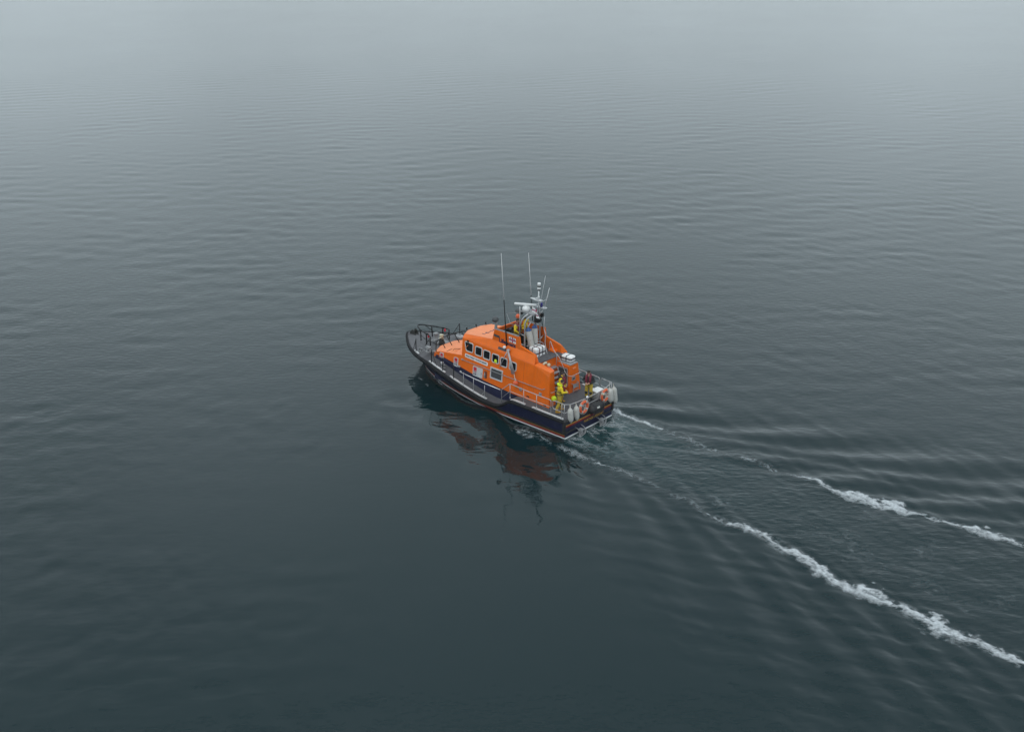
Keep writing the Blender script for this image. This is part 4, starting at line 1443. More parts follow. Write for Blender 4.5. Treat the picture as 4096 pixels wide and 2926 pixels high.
b = B(); b.lathe([(.06, 0), (.06, .15), (.1, .17), (.1, .2), (0, .22)], (9.35, 1.75, deckz(9.35, 1.75)), 12); b.build('mushroom_vent', 'frame', boat)
for c_, z_ in (((11.1, -1.3, 1.76), (.5, .3, .18)), ((10.35, -1.72, 1.72), (.75, .26, .2))):
    b = B(); b.rbox(c_, z_, .05); b.build('deck_box', 'grey', boat)
# hoop rails over the cabin trunk
hp = [(10.25, 1.38, 1.84), (10.42, 1.2, 2.36), (10.46, .85, 2.44), (10.5, .3, 2.46), (10.5, -.3, 2.46), (10.46, -.85, 2.44), (10.42, -1.2, 2.36), (10.25, -1.38, 1.84)]
b = B()
b.tube(fillet(hp, .18), .028)
for y in (.86, .3, -.3, -.86):
    b.tube([(10.47, y, 2.45), (10.05, y * .98, 1.99)], .024, 6)
b.build('hoop_rail', 'black', boat)
# two lashed orange covers on the trunk top
for y in (.95, .1):
    b = B()
    n1, n2 = 15, 9
    vs, fs = [], []
    for i in range(n1):
        for j in range(n2):
            u, v = i / (n1 - 1) - .5, j / (n2 - 1) - .5
            x = 9.1 + v * .62 + .1 * u
            yy_ = y - .02 - u * .72
            ed = min(.5 - abs(u), .5 - abs(v))
            zz = 2.28 - (x - 8.2) * .185 + .008 + (.035 + .028 * math.sin(9 * u + 4 * v) + .022 * math.sin(17 * v + 3 * u) + .02 * random.random()) * min(1, ed * 9)
            vs.append((x, yy_, zz + (.03 if ed > .05 else 0)))
    for i in range(n1 - 1):
        for j in range(n2 - 1):
            fs.append((i * n2 + j, (i + 1) * n2 + j, (i + 1) * n2 + j + 1, i * n2 + j + 1))
    b.add(vs, fs, True)
    cv = b.build('hatch_pad', 'peach', boat)
    b = B(); b.tube(catmull([(9.42, y + .36, 2.09), (9.43, y, 2.12), (9.38, y - .38, 2.1)], 5), .014, 5); b.tube(catmull([(8.98, y + .3, 2.2), (9.05, y + .1, 2.27), (8.85, y - .1, 2.26), (9.0, y - .3, 2.22)], 5), .012, 5); b.build('lashing', 'darkrope', cv)

# ---- folded derrick on the port cabin side
b = B()
hd = Vector((4.62, 1.3, 3.50))
b.tube([hd, (5.1, 1.46, 2.40)], .02)
b.tube([hd, (4.14, 1.50, 2.30)], .028)
b.tube([hd + Vector((-.05, .03, 0)), (3.92, 1.55, 2.40)], .035)
b.tube([hd + Vector((-.02, .05, 0)), (3.98, 1.58, 2.36)], .024)
b.rbox((4.6, 1.28, 3.48), (.16, .16, .14), .04)
dk = b.build('derrick', 'alu', boat)
b = B(); b.tube([hd + Vector((.02, .06, 0)), (4.5, 1.46, 2.75)], .012, 5); b.tube(catmull([(3.93, 1.55, 2.4), (3.84, 1.6, 2.2), (3.78, 1.62, 2.1)], 4), .02, 6); b.build('tackle', 'rope', dk)
b = B(); b.lathe([(.03, 0), (.09, .04), (.09, .1), (.05, .16)], (4.87, 1.22, 3.5), 12, axis=(.5, .4, .6)); b.build('side_lamp', 'white', boat)
for x, z in ((2.1, 1.75), (3.5, 1.62)):
    b = B(); b.rbox((x, wy(z) + .03, z), (.17, .06, .19), .02, 2); b.build('junction_box', 'grey', boat)
for x, z in ((2.97, 1.36), (1.75, 1.24)):
    b = B(); b.prism(wall_pts([(x + .09, z + .035), (x - .09, z + .035), (x - .09, z - .035), (x + .09, z - .035)], 1, .002), (0, .006, 0)); b.build('freeing_port', 'interior', boat)
b = B(); b.rbox((8.07, wy(1.3) + .02, 1.29), (.12, .05, .12), .02, 2); b.build('light_box', 'frame', boat)
b = B(); b.rbox((8.2, wy(1.6) + .05, 1.58), (.2, .1, .12), .04); b.build('fairlead', 'grey', boat)
for x, y, z in ((8.44, .62, 3.46), (8.42, -.1, 3.46), (8.3, -.75, 3.46)):
    b = B(); b.lathe([(.03, 0), (.03, .06)], (x, y, z - .02), 8); b.rbox((x + .02, y, z + .09), (.08, .07, .1), .025); b.build('nav_lamp', 'black', boat)
b = B(); b.tube([(5.55, 1.1, 3.47), (4.95, 1.12, 3.45)], .012); b.ell((5.55, 1.11, 3.48), (.04, .04, .04)); b.build('lamp_bracket', 'dkgrey', boat)

# ---- mast
b = B()
def arch(pts):
    f = [Vector(q) for q in pts]
    return catmull(f + [Vector((q.x, -q.y, q.z)) for q in reversed(f)], 4)
b.tube(arch([(4.5, .62, 3.18), (4.42, .6, 4.3), (4.33, .58, 4.95), (4.2, .46, 5.25), (4.05, .2, 5.42)]), .045)
b.tube(arch([(4.05, .62, 3.18), (4.05, .6, 4.5), (4.03, .58, 4.98), (3.92, .46, 5.26), (3.78, .2, 5.42)]), .042)
mast = b.build('mast', 'alu', boat)
b = B()
b.tube(arch([(4.02, .36, 3.15), (4.05, .35, 4.3), (4.05, .3, 4.7), (4.05, .12, 4.88)]), .028)
for z in (3.75, 4.3):
    b.tube([(4.45, .6, z), (4.05, .6, z - .05)], .022); b.tube([(4.45, -.6, z), (4.05, -.6, z - .05)], .022)
b.tube([(4.1, .95, 3.86), (4.05, .6, 3.72)], .03); b.tube([(4.1, -.95, 3.86), (4.05, -.6, 3.72)], .03)
b.tube(fillet([(4.06, .45, 3.62), (3.95, .2, 3.6), (3.85, -.3, 3.75), (3.75, -.55, 3.62), (3.62, -.52, 3.2)], .1), .022)
b.tube(fillet([(3.75, -.62, 5.1), (3.78, -.62, 4.4), (3.66, -.62, 4.15), (3.66, -.6, 3.55), (3.4, -.5, 3.05), (3.2, -.45, 2.6)], .1), .03)
b.build('brace', 'alu', mast)
b = B(); b.prism([(4.65, .3, 5.40), (4.65, -.3, 5.40), (3.7, -.34, 5.42), (3.7, .34, 5.42)], (0, 0, .035)); b.tube([(5.85, .1, 4.95), (4.6, .45, 5.38)], .014, 6); b.tube([(5.85, .1, 4.95), (5.0, .7, 4.72), (4.36, .58, 4.72)], .014, 6); b.build('radar_platform', 'grey', mast)
b = B(); b.lathe([(.16, 0), (.19, .04), (.21, .1), (.21, .16), (.175, .24), (.09, .26), (.09, .3)], (4.42, .1, 5.44), 20); rd = b.build('radar_housing', 'white', mast)
ax = Vector((4.97, .4, 0)) - Vector((3.97, -.2, 0))
b = B(); b.rbox((4.47, .1, 5.80), (1.22, .1, .13), .045, rot=Matrix.Rotation(math.atan2(ax.y, ax.x), 3, 'Z')); sc = b.build('radar_scanner', 'white', rd)
place_text('FURUNO', 0.075, (4.67, .27, 5.775), (-ax.x, -ax.y, 0), (0, 0, 1), 'dkgrey', sc, width=.5)
b = B(); b.tube([(3.65, 0, 5.42), (3.62, 0, 6.25)], .03); b.tube([(3.75, -.1, 5.42), (3.7, -.3, 5.72)], .022); b.tube([(3.5, -.3, 5.72), (3.55, -.05, 5.42)], .018); b.tube([(3.62, 0, 5.9), (3.7, -.3, 5.73)], .012); b.build('mast_pole', 'alu', mast)
b = B(); b.prism([(4.18, .05, 6.2), (4.18, -.05, 6.2), (3.75, -.16, 6.2), (3.4, -.1, 6.2), (3.4, .1, 6.2), (3.75, .16, 6.2)], (0, 0, .03)); b.tube([(3.5, .45, 6.06), (3.5, -.5, 6.16)], .013); b.box((3.72, .02, 6.27), (.14, .12, .09)); b.build('top_platform', 'frame', mast)
b = B(); b.lathe([(.075, 0), (.05, .05), (.03, .12), (.032, .38)], (3.62, 0, 6.36), 14); tl = b.build('lamp_column', 'white', mast)
b = B(); b.lathe([(.05, 0), (.06, .06), (.06, .08)], (3.61, 0, 6.74), 14); b.lathe([(.1, 0), (.1, .05)], (3.6, 0, 6.95), 14); b.build('lamp_collar', 'black', tl)
b = B(); b.lathe([(.085, 0), (.09, .02), (.09, .13)], (3.605, 0, 6.82), 16); b.lathe([(.09, 0), (.09, .14), (.075, .165), (.0, .17)], (3.6, 0, 7.0), 16); b.build('lamp_lens', 'white', tl)
b = B(); b.prism([(4.0, -.18, 5.7), (3.4, -.16, 5.72), (3.34, -.3, 5.72), (3.4, -.44, 5.72), (4.0, -.42, 5.7)], (0, 0, .03)); b.build('aerial_platform', 'frame', mast)
b = B(); b.lathe([(.08, 0), (.08, .2), (.06, .23), (0, .235)], (3.7, -.3, 5.75), 14); b.build('blue_light', 'bluelamp', mast)
b = B(); b.tube([(3.72, -.2, 5.74), (3.43, -.3, 7.52)], [.012, .006], 6); b.build('aerial', 'white', mast)
b = B(); b.tube([(3.47, -.3, 5.74), (3.14, -.3, 6.92)], [.02, .014], 6); b.build('aerial', 'white', mast)
b = B(); b.tube([(4.5, .5, 4.75), (4.5, .5, 5.78)], .016, 6); b.build('flag_staff', 'white', mast)
for c_, z_ in (((3.83, -.52, 5.2), (.14, .2, .24)), ((4.25, -.55, 4.95), (.2, .22, .2)), ((3.86, -.2, 4.98), (.3, .3, .22))):
    b = B(); b.rbox(c_, z_, .05); b.build('loudspeaker', 'black', mast)
b = B(); b.rbox((4.78, .05, 5.22), (.12, .16, .16), .05); b.build('camera_pod', 'black', mast)
for q in ([(4.3, .62, 4.9), (4.34, .66, 4.5), (4.38, .64, 4.1), (4.46, .66, 3.6)], [(3.95, -.58, 5.0), (3.92, -.66, 4.5), (3.95, -.62, 3.9)]):
    b = B(); b.tube(catmull(q, 5), .016, 5); b.build('mast_cable', 'black', mast)
# tall whips either side
for s, x0, z0, x1, z1, zm in ((1, 4.92, 3.70, 5.29, 8.66, 6.15), (-1, 4.95, 3.70, 5.36, 8.2, 5.85)):
    t = (zm - z0) / (z1 - z0)
    xm = x0 + (x1 - x0) * t
    b = B(); b.tube([(x0, s * 1.09, z0), (xm, s * 1.09, zm)], [.03, .024], 8); b.lathe([(.05, 0), (.05, .2), (.03, .26)], (x0, s * 1.09, z0 - .1), 10); wh = b.build('whip_aerial', 'black', boat)
    b = B(); b.tube([(xm, s * 1.09, zm), (x1, s * 1.09, z1)], [.017, .008], 6); b.build('whip_rod', 'white', wh)
# searchlights on the coaming corners
for s in (1, -1):
    b = B(); b.lathe([(.09, 0), (.07, .12), (.06, .3), (.06, .34)], (5.88, s * .92, 4.3), 12); b.tube([(5.75, s * .95, 4.3), (5.75, s * .95, 4.85)], .012); sl = b.build('searchlight', 'grey', boat)
    b = B(); b.lathe([(.06, -.16), (.15, -.1), (.165, .08), (.15, .12), (.0, .13)], (5.9, s * .92, 4.8), 16, axis=(.95, s * .2, .1)); b.build('lamp_head', 'dkgrey', sl)

# ================================================================== THINGS CARRIED ABOARD
def life_raft(loc, size, rz, label, nx, tall):
    """strapped white canister: two half shells, straps"""
    L, Wd, H = size
    root = empty('life_raft', loc, rz)
    tag(root, label, 'life raft', 'white life raft canisters')
    b = B()
    b.rbox((0, 0, H * .72), (L, Wd, H * .56), min(.09, Wd * .2), 4)
    b.build('upper_shell', 'white', root)
    b = B()
    b.rbox((0, 0, H * .21), (L * .98, Wd * .97, H * .41), .06, 3)
    b.build('lower_shell', 'white', root)
    b = B(); b.rbox((0, 0, H * .43), (L * 1.008, Wd * 1.012, .035), .012, 2); b.build('seam_band', 'strap', root)
    for k in range(nx):
        x = (-.5 + (k + 1) / (nx + 1)) * L
        b = B()
        y, z0, z1 = Wd / 2 + .006, 0.0, H + .006
        r = .07
        path = fillet([(x, -y, z0), (x, -y, z1), (x, y, z1), (x, y, z0)], r, 4)
        for i in range(len(path) - 1):
            a, c = path[i], path[i + 1]
            m_ = (a + c) / 2
            d = c - a
            b.box(m_, (.045, d.length + .006, .012), Matrix.Rotation(math.atan2(d.z, d.y), 3, 'X'))
        b.build('strap', 'strapred' if (k == 1 and tall) else 'strap', root)
    if tall:
        b = B()
        x, z1 = L / 2 + .006, H + .008
        path = fillet([(-x, 0, 0), (-x, 0, z1), (x, 0, z1), (x, 0, 0)], .07, 4)
        for i in range(len(path) - 1):
            a, c = path[i], path[i + 1]
            d = c - a
            b.box((a + c) / 2, (d.length + .006, .045, .012), Matrix.Rotation(-math.atan2(d.z, d.x), 3, 'Y'))
        b.build('strap', 'strap', root)
    return root
life_raft((3.60, .10, 3.09), (.78, .56, .56), R(90), 'square white life raft canister with crossed dark straps below the mast', 2, True)
life_raft((2.55, -1.07, 2.825), (.98, .46, .31), R(4), 'long white life raft canister with two straps on the starboard tower', 2, False)

def fender(loc, L, r, tilt, label, group, blue=False, rz=0.0):
    root = empty('fender', loc, rz)
    tag(root, label, 'fender', group)
    ax_ = Vector((math.sin(tilt[0]), math.sin(tilt[1]), 1)).normalized()
    q = ax_.to_track_quat('Z', 'Y').to_matrix()
    prof = [(.0, 0), (.03, 0), (.035, .05), (r * .55, .09), (r * .88, .17), (r, .27), (r * 1.01, L * .5), (r, L - .27), (r * .88, L - .17), (r * .55, L - .09), (.035, L - .05), (.03, L), (0, L)]
    b = B(); b.lathe(prof, (0, 0, 0), 18, axis=ax_)
    b.build('body', 'fenderw', root)
    if blue:
        b = B(); b.lathe([(r * 1.0, L - .20), (r * .9, L - .165), (r * .57, L - .085), (.04, L - .045), (.034, L + .01), (0, L + .01)], (0, 0, 0), 18, axis=ax_)
        b.build('end_cap', 'blue', root)
    b = B(); b.tube([ax_ * (L - .02), ax_ * (L + .1) + Vector((.03, 0, .06))], .012, 6)
    b.tube([ax_ * (L + .03) + q @ Vector((.03 * math.cos(R(a)), 0, .03 * math.sin(R(a)))) for a in range(0, 360, 45)], .01, 5, closed=True)
    b.build('lanyard', 'rope', root)
    return root
fender((3.9, .20, 3.42), 1.28, .165, (.13, .10), 'grimy white fender with blue cap hanging port side of the mast', 'fenders hung in the mast', True)
fender((4.02, -.20, 3.44), 1.26, .165, (.05, .0), 'grimy white fender with blue cap hanging starboard side of the mast', 'fenders hung in the mast', True)
SG = 'white fenders on the stern rail'
fender((-.14, 1.62, .88), .92, .145, (0.02, .10), 'white fender at the port end of the stern rail', SG)
fender((-.16, 1.16, .86), .92, .14, (0.02, .10), 'white fender between its twin and the port lifebuoy on the stern rail', SG)
fender((-.12, -1.66, .90), .95, .18, (0.02, .14), 'dull white fender next to the starboard lifebuoy on the stern rail', SG)
fender((-.16, -2.02, .74), 1.10, .15, (0.02, .16), 'outermost white fender at the starboard stern corner', SG)

def lifebuoy(loc, label):
    root = empty('lifebuoy', loc)
    tag(root, label, 'lifebuoy', 'orange lifebuoys on the stern rail')
    b = B()
    Rr, r = .285, .075
    ring = [(0, Rr * math.cos(R(a)), Rr * math.sin(R(a))) for a in range(0, 360, 12)]
    b.tube(ring, r, 12, closed=True)
    b.build('ring', 'buoyorange', root)
    for a0 in (35, 125, 215, 305):
        b = B()
        seg = [(0, Rr * math.cos(R(a0 + d)), Rr * math.sin(R(a0 + d))) for d in range(-10, 11, 5)]
        b.tube(seg, r * 1.04, 12)
        b.build('reflective_band', 'fenderw', root)
    b = B()
    for k in range(4):
        pts = [(-.02, (Rr + .09 + .03 * math.sin(math.pi * t / 6)) * math.cos(R(35 + 90 * k + 15 * t)), (Rr + .09 + .03 * math.sin(math.pi * t / 6)) * math.sin(R(35 + 90 * k + 15 * t))) for t in range(7)]
        b.tube(pts, .012, 5)
    b.tube(catmull([(-.06, .1, .2), (-.07, .05, .0), (-.06, -.05, -.1), (-.07, .08, -.15), (-.06, -.1, .1)], 5), .014, 5)
    b.build('grab_line', 'rope', root)
    return root
lb1 = lifebuoy((-.10, .58, 1.42), 'orange lifebuoy on the stern rail beside the two port fenders')
lb2 = lifebuoy((-.08, -1.20, 1.50), 'orange lifebuoy on the stern rail beside the starboard fenders')
b = B(); b.lathe([(.05, 0), (.06, .02), (.045, .1), (.0, .12)], (-.05, .26, .14), 12, axis=(-1, .3, .4)); b.build('marker_light', 'lens', lb2)

# black rubber sack lashed over the stern rail
def sack():
    root = empty('rubber_sack', (-.18, -.36, .78))
    tag(root, 'bulky black rubber sack lashed over the middle of the stern', 'sack')
    b = B()
    n, m = 22, 14
    vs, fs = [], []
    for i in range(m + 1):
        t = i / m
        yy_ = (t - .5) * 1.12
        k = (1 - abs(2 * t - 1) ** 4.5) ** .5
        for j in range(n):
            a = 2 * math.pi * j / n
            rr_ = k * (1 + .05 * math.sin(3 * a + 5 * t) + .035 * math.sin(7 * a - 9 * t))
            vs.append((rr_ * .26 * math.cos(a), yy_, .31 + rr_ * .31 * math.sin(a) * (1 if math.sin(a) > 0 else .9)))
    for i in range(m):
        for j in range(n):
            fs.append((i * n + j, i * n + (j + 1) % n, (i + 1) * n + (j + 1) % n, (i + 1) * n + j))
    b.add(vs, fs, True)
    b.build('body', 'rubber', root)
    b = B(); b.box((-.235, .1, .44), (.012, .2, .09), Matrix.Rotation(R(25), 3, 'Y')); b.build('label_patch', 'fenderw', root)
    b = B()
    for y in (-.32, .34):
        b.tube([(.275 * math.cos(R(a)), y, .31 + .325 * math.sin(R(a))) for a in range(0, 360, 20)], .014, 5, closed=True)
    b.build('lashing', 'strap', root)
sack()

# pick-up buoy and its line on the cabin side
root = empty('marker_buoy', (3.76, 1.62, 1.80))
tag(root, 'small orange buoy hanging on the handrail below the derrick', 'buoy')
b = B(); b.ell((0, 0, .13), (.14, .13, .15)); b.build('body', 'buoyorange', root)
b = B(); b.lathe([(.05, 0), (.04, .05), (.02, .09)], (0, 0, .26), 10); b.tube(catmull([(0, 0, .33), (.04, .02, .42), (-.06, .03, .38), (-.02, .0, .28)], 5), .014, 5); b.build('line', 'rope', root)
b = B(); b.tube(catmull([(-.08, .0, .02), (-.14, .02, -.06), (-.02, .03, -.08), (-.1, .02, .0)], 5), .016, 5); b.build('tail', mat('green_line', (.2, .26, .03), .9), root)

# flag
def flag():
    root = empty('flag', (3.90, .2, 5.86), R(0))
    tag(root, 'limp white flag with red cross hanging from the mast', 'flag')
    n, m = 12, 16
    def P_(u, v):          # u along hoist, v along fly
        x = -.03 - .30 * v - .10 * u * v + .05 * math.sin(7 * v + 2 * u) * v
        y = .09 * math.sin(9 * v + 1.5 * u) * (.3 + .7 * v) - .1 * v
        z = -.34 * u - .30 * v ** 1.2 + .03 * math.sin(6 * v)
        return (x, y, z)
    def sheet(u0, u1, v0, v1, off):
        b = B()
        vs, fs = [], []
        for i in range(n + 1):
            for j in range(m + 1):
                x, y, z = P_(u0 + (u1 - u0) * i / n, v0 + (v1 - v0) * j / m)
                vs.append((x, y + off, z))
        for i in range(n):
            for j in range(m):
                a = i * (m + 1) + j
                fs.append((a, a + 1, a + m + 2, a + m + 1))
        b.add(vs, fs, True)
        return b
    cl = sheet(0, 1, 0, 1, 0)
    c_ = cl.build('cloth', 'white', root)
    for off in (.004, -.004):
        sheet(.40, .60, 0, 1, off).build('blue_cross', 'blue', c_)
        sheet(0, 1, .42, .58, off).build('blue_cross', 'blue', c_)
        sheet(.44, .56, 0, 1, off * 1.8).build('red_cross', 'red', c_)
        sheet(0, 1, .45, .55, off * 1.8).build('red_cross', 'red', c_)
    b = B(); b.tube([(.0, 0, .03), (-.03, 0, -.36)], .01, 5); b.build('halyard', 'rope', root)
flag()

# helmets
def helmet(loc, label, rz=0):
    root = empty('helmet', loc, rz)
    tag(root, label, 'helmet', 'neon yellow helmets')
    b = B()
    b.lathe([(.135, 0), (.145, .05), (.14, .12), (.11, .185), (.06, .22), (.0, .23)], (0, 0, 0), 18)
    b.build('shell', 'neon', root)
    b = B(); b.tube([(.14 * math.cos(R(a)), .14 * math.sin(R(a)), .005) for a in range(0, 360, 20)], .014, 6, closed=True); b.build('rim', 'ochre', root)
helmet((5.47, 1.28, 2.54), 'neon yellow helmet showing in the fourth cabin window')
helmet((1.45, 1.15, 1.52), 'neon yellow helmet hanging at the back of the port casing')
# ================================================================== CREW
def capsule(p0, r0, p1, r1, n=14, k=4):
    b = B()
    a, c = Vector(p0), Vector(p1)
    ax_ = c - a
    L = max(ax_.length, 1e-4)
    prof = [(r0 * math.sin(R(90 * i / k)), -r0 * math.cos(R(90 * i / k))) for i in range(k + 1)]
    prof += [(r1 * math.cos(R(90 * i / k)), L + r1 * math.sin(R(90 * i / k))) for i in range(k + 1)]
    prof[0] = (1e-4, prof[0][1]); prof[-1] = (1e-4, prof[-1][1])
    b.lathe(prof, a, n, axis=ax_ if ax_.length > 1e-4 else (0, 0, 1))
    return b

def hand_caps(w, e, side, curl, m):
    """palm, four unequal bent fingers and a thumb leaving the side of the palm"""
    w, e = Vector(w), Vector(e)
    d = (w - e).normalized()
    up = Vector((0, 0, 1)) if abs(d.z) < .8 else Vector((1, 0, 0))
    s_ = d.cross(up).normalized()
    n_ = s_.cross(d).normalized()
    caps = [(w - s_ * .018, .026, w + d * .075 - s_ * .024, .022, m), (w + s_ * .018, .026, w + d * .075 + s_ * .024, .022, m)]
    for k, ln in enumerate((.066, .076, .072, .056)):
        b0 = w + d * .085 + s_ * (-.033 + .022 * k)
        b1 = b0 + (d * math.cos(curl * .6) - n_ * math.sin(curl * .6)) * ln * .55
        b2 = b1 + (d * math.cos(curl * 1.5) - n_ * math.sin(curl * 1.5)) * ln * .5
        caps += [(b0, .0105, b1, .010, m), (b1, .010, b2, .0085, m)]
    t0 = w + d * .02 - s_ * .034 * side
    t1 = t0 + (d * .7 - s_ * .7 * side).normalized() * .045
    t2 = t1 + (d * .95 - n_ * .3).normalized() * .032
    caps += [(t0, .014, t1, .012, m), (t1, .012, t2, .009, m)]
    return caps

def person(loc, rz, label, pose, top, legs, bootm, jacket=None, hood=None, hair='hair', helmet_m=None, tilt=0.0, scale=1.0, head_turn=0.0, head_down=0.2):
    """one continuous body surface; clothing colours by region; lifejacket, hood, hair are children"""
    root = empty('person', loc, rz)
    root.scale = (scale,) * 3
    tag(root, label, 'person', 'crew of the lifeboat')
    P = dict(hipz=.92, lf=(.0, .13), rf=(.0, -.13), lk=None, rk=None,
             le=(.06, .30, 1.16), lw=(.26, .22, 1.06), re=(.06, -.30, 1.16), rw=(.26, -.22, 1.06), lean=0.0, curl=.5)
    P.update(pose)
    hz, ln_ = P['hipz'], P['lean']
    caps = []
    pel = Vector((0, 0, hz + .02))
    ch = Vector((ln_ * .5, 0, hz + .40))
    nb = Vector((ln_ * .75, 0, hz + .55))
    nk = Vector((ln_ * .8 + .01, 0, hz + .62))
    hd = Vector((ln_ * .85 + .035, 0, hz + .735))
    caps += [(pel + Vector((0, .07, 0)), .135, pel + Vector((0, -.07, 0)), .135, legs),
             (pel + Vector((0, 0, .06)), .15, ch - Vector((0, 0, .1)), .155, legs if top != 'jacketblack' else top),
             (ch + Vector((0, .08, -.02)), .145, ch + Vector((0, -.08, -.02)), .145, top),
             (ch + Vector((0, .14, .09)), .085, ch + Vector((0, -.14, .09)), .085, top),
             (nb, .075, nk, .058, 'skin' if not hood else top)]
    for s, f, kn in ((1, P['lf'], P['lk']), (-1, P['rf'], P['rk'])):
        hip = pel + Vector((0, s * .10, -.04))
        an = Vector((f[0], f[1], .10))
        k = Vector(kn) if kn else (hip + an) / 2 + Vector((.045, s * .015, 0))
        caps += [(hip, .112, k, .085, legs), (k, .085, an + Vector((0, 0, .16)), .078, legs),
                 (an + Vector((0, 0, .16)), .08, an, .062, bootm), (an - Vector((.03, 0, .045)), .05, an + Vector((.15, s * .02, -.055)), .042, bootm)]
    for s, e, w in ((1, P['le'], P['lw']), (-1, P['re'], P['rw'])):
        sh = ch + Vector((0, s * .185, .075))
        caps += [(sh, .082, Vector(e), .066, top), (Vector(e), .066, Vector(w), .047, top)]
        caps += hand_caps(w, e, s, P['curl'], 'skin')
    # head: skull, jaw, nose, ears
    fd = Vector((math.cos(head_turn), math.sin(head_turn), -head_down)).normalized()
    sd = Vector((-math.sin(head_turn), math.cos(head_turn), 0))
    ud = fd.cross(sd).normalized()
    if ud.z < 0: ud = -ud
    caps += [(hd - fd * .02 + ud * .035, .09, hd + fd * .015 + ud * .03, .084, 'skin'),
             (hd + fd * .012, .07, hd + fd * .03 - ud * .065, .05, 'skin'),
             (hd + fd * .085 + ud * .02, .010, hd + fd * .108 - ud * .012, .014, 'skin'),
             (hd + sd * .09 + ud * .02, .014, hd + sd * .09 - ud * .02, .012, 'skin'),
             (hd - sd * .09 + ud * .02, .014, hd - sd * .09 - ud * .02, .012, 'skin')]
    bb = B()
    for p0, r0, p1, r1, m in caps:
        c = capsule(p0, r0, p1, r1)
        bb.add(c.v, c.f, True)
    o = bb.build('body', 'skin', root)
    rm = o.modifiers.new('remesh', 'REMESH')
    rm.mode = 'VOXEL'
    rm.voxel_size = 0.0105
    smo = o.modifiers.new('smooth', 'SMOOTH')
    smo.factor = 0.5
    smo.iterations = 3
    dg = bpy.context.evaluated_depsgraph_get()
    me = bpy.data.meshes.new_from_object(o.evaluated_get(dg))
    o.modifiers.clear()
    o.data = me
    me.materials.clear()
    mats = []
    for c in caps:
        if c[4] not in mats: mats.append(c[4])
    for k in mats: me.materials.append(M[k])
    nf = len(me.polygons)
    cen = np.zeros(nf * 3, np.float32)
    me.polygons.foreach_get('center', cen)
    cen = cen.reshape(-1, 3)
    best = np.full(nf, 1e9)
    mi = np.zeros(nf, np.int32)
    for p0, r0, p1, r1, m in caps:
        a, c = np.array(p0), np.array(p1)
        d = c - a
        t = np.clip(((cen - a) @ d) / max(d @ d, 1e-9), 0, 1)
        q = np.linalg.norm(cen - (a + t[:, None] * d), axis=1) - (r0 + (r1 - r0) * t)
        w = q < best
        best[w] = q[w]
        mi[w] = mats.index(m)
    me.polygons.foreach_set('material_index', mi)
    me.polygons.foreach_set('use_smooth', np.ones(nf, bool))
    # eyes and mouth as small inset marks of the face
    b = B()
    for s in (1, -1):
        b.ell(hd + fd * .087 + sd * s * .033 + ud * .028, (.009, .009, .007), 8, 6)
    b.build('eyes', 'black', root)
    b = B(); b.tube([hd + fd * .078 - ud * .052 + sd * .024, hd + fd * .086 - ud * .054, hd + fd * .078 - ud * .052 - sd * .024], .006, 6); b.build('mouth', 'maroon', root)
    if hair and not helmet_m:
        b = B()
        vs, fs = [], []
        n, m_ = 18, 9
        for i in range(m_):
            t = R(4 + i * 14)
            for j in range(n):
                a = 2 * math.pi * j / n
                fwd = math.cos(a)
                lim = R(62) if fwd > .45 else (R(88) if fwd > -.1 else R(118))
                tt = t * lim / R(116)
                rr_ = .104 + .004 * math.sin(5 * a + i)
                vs.append(hd + ud * .035 + (fd * fwd + sd * math.sin(a)) * rr_ * math.sin(tt) * (1.06 if abs(fwd) > .5 else .96) + ud * rr_ * math.cos(tt))
        for i in range(m_ - 1):
            for j in range(n):
                fs.append((i * n + j, i * n + (j + 1) % n, (i + 1) * n + (j + 1) % n, (i + 1) * n + j))
        fs.append(tuple(range(n)))
        b.add(vs, fs, True)
        b.build('hair', hair, root)
    if helmet_m:
        b = B()
        b.lathe([(.122, -.03), (.128, .03), (.122, .09), (.09, .15), (.045, .175), (0, .18)], hd + ud * .01 - fd * .012, 18, axis=ud)
        b.build('helmet', helmet_m, root)
    if hood:
        b = B()
        for a in range(70, 291, 20):
            pass
        ring = [nb + Vector((-.025 + .125 * math.cos(R(a)), .135 * math.sin(R(a)), .045 - .03 * math.cos(R(a)))) for a in range(45, 316, 18)]
        b.tube(ring, [.03 + .035 * math.sin(math.pi * i / (len(ring) - 1)) for i in range(len(ring))], 10)
        b.build('hood', hood, root)
    if jacket:
        # lifejacket: two front lobes and a collar behind the neck, one padded horseshoe
        b = B()
        pts = [ch + Vector((.15, .095, -.22)), ch + Vector((.175, .10, -.08)), ch + Vector((.15, .10, .06)), nb + Vector((.05, .105, .0)), nb + Vector((-.07, .07, .03)), nb + Vector((-.095, 0, .035)),
               nb + Vector((-.07, -.07, .03)), nb + Vector((.05, -.105, .0)), ch + Vector((.15, -.10, .06)), ch + Vector((.175, -.10, -.08)), ch + Vector((.15, -.095, -.22))]
        cm_ = catmull(pts, 4)
        b.tube(cm_, [.052 + .022 * abs(2 * i / (len(cm_) - 1) - 1) for i in range(len(cm_))], 10)
        lj = b.build('lifejacket', jacket, root)
        b = B(); b.tube([ch + Vector((.17 * math.cos(R(a)), .20 * math.sin(R(a)), -.17)) for a in range(0, 360, 20)], .016, 6, closed=True); b.build('waist_belt', 'strap', lj)
    b = B()
    b.tube([pel + Vector((.158 * math.cos(R(a)), .225 * math.sin(R(a)), .08)) for a in range(0, 360, 20)], .017, 6, closed=True)
    b.build('belt', 'jacketblack', root)
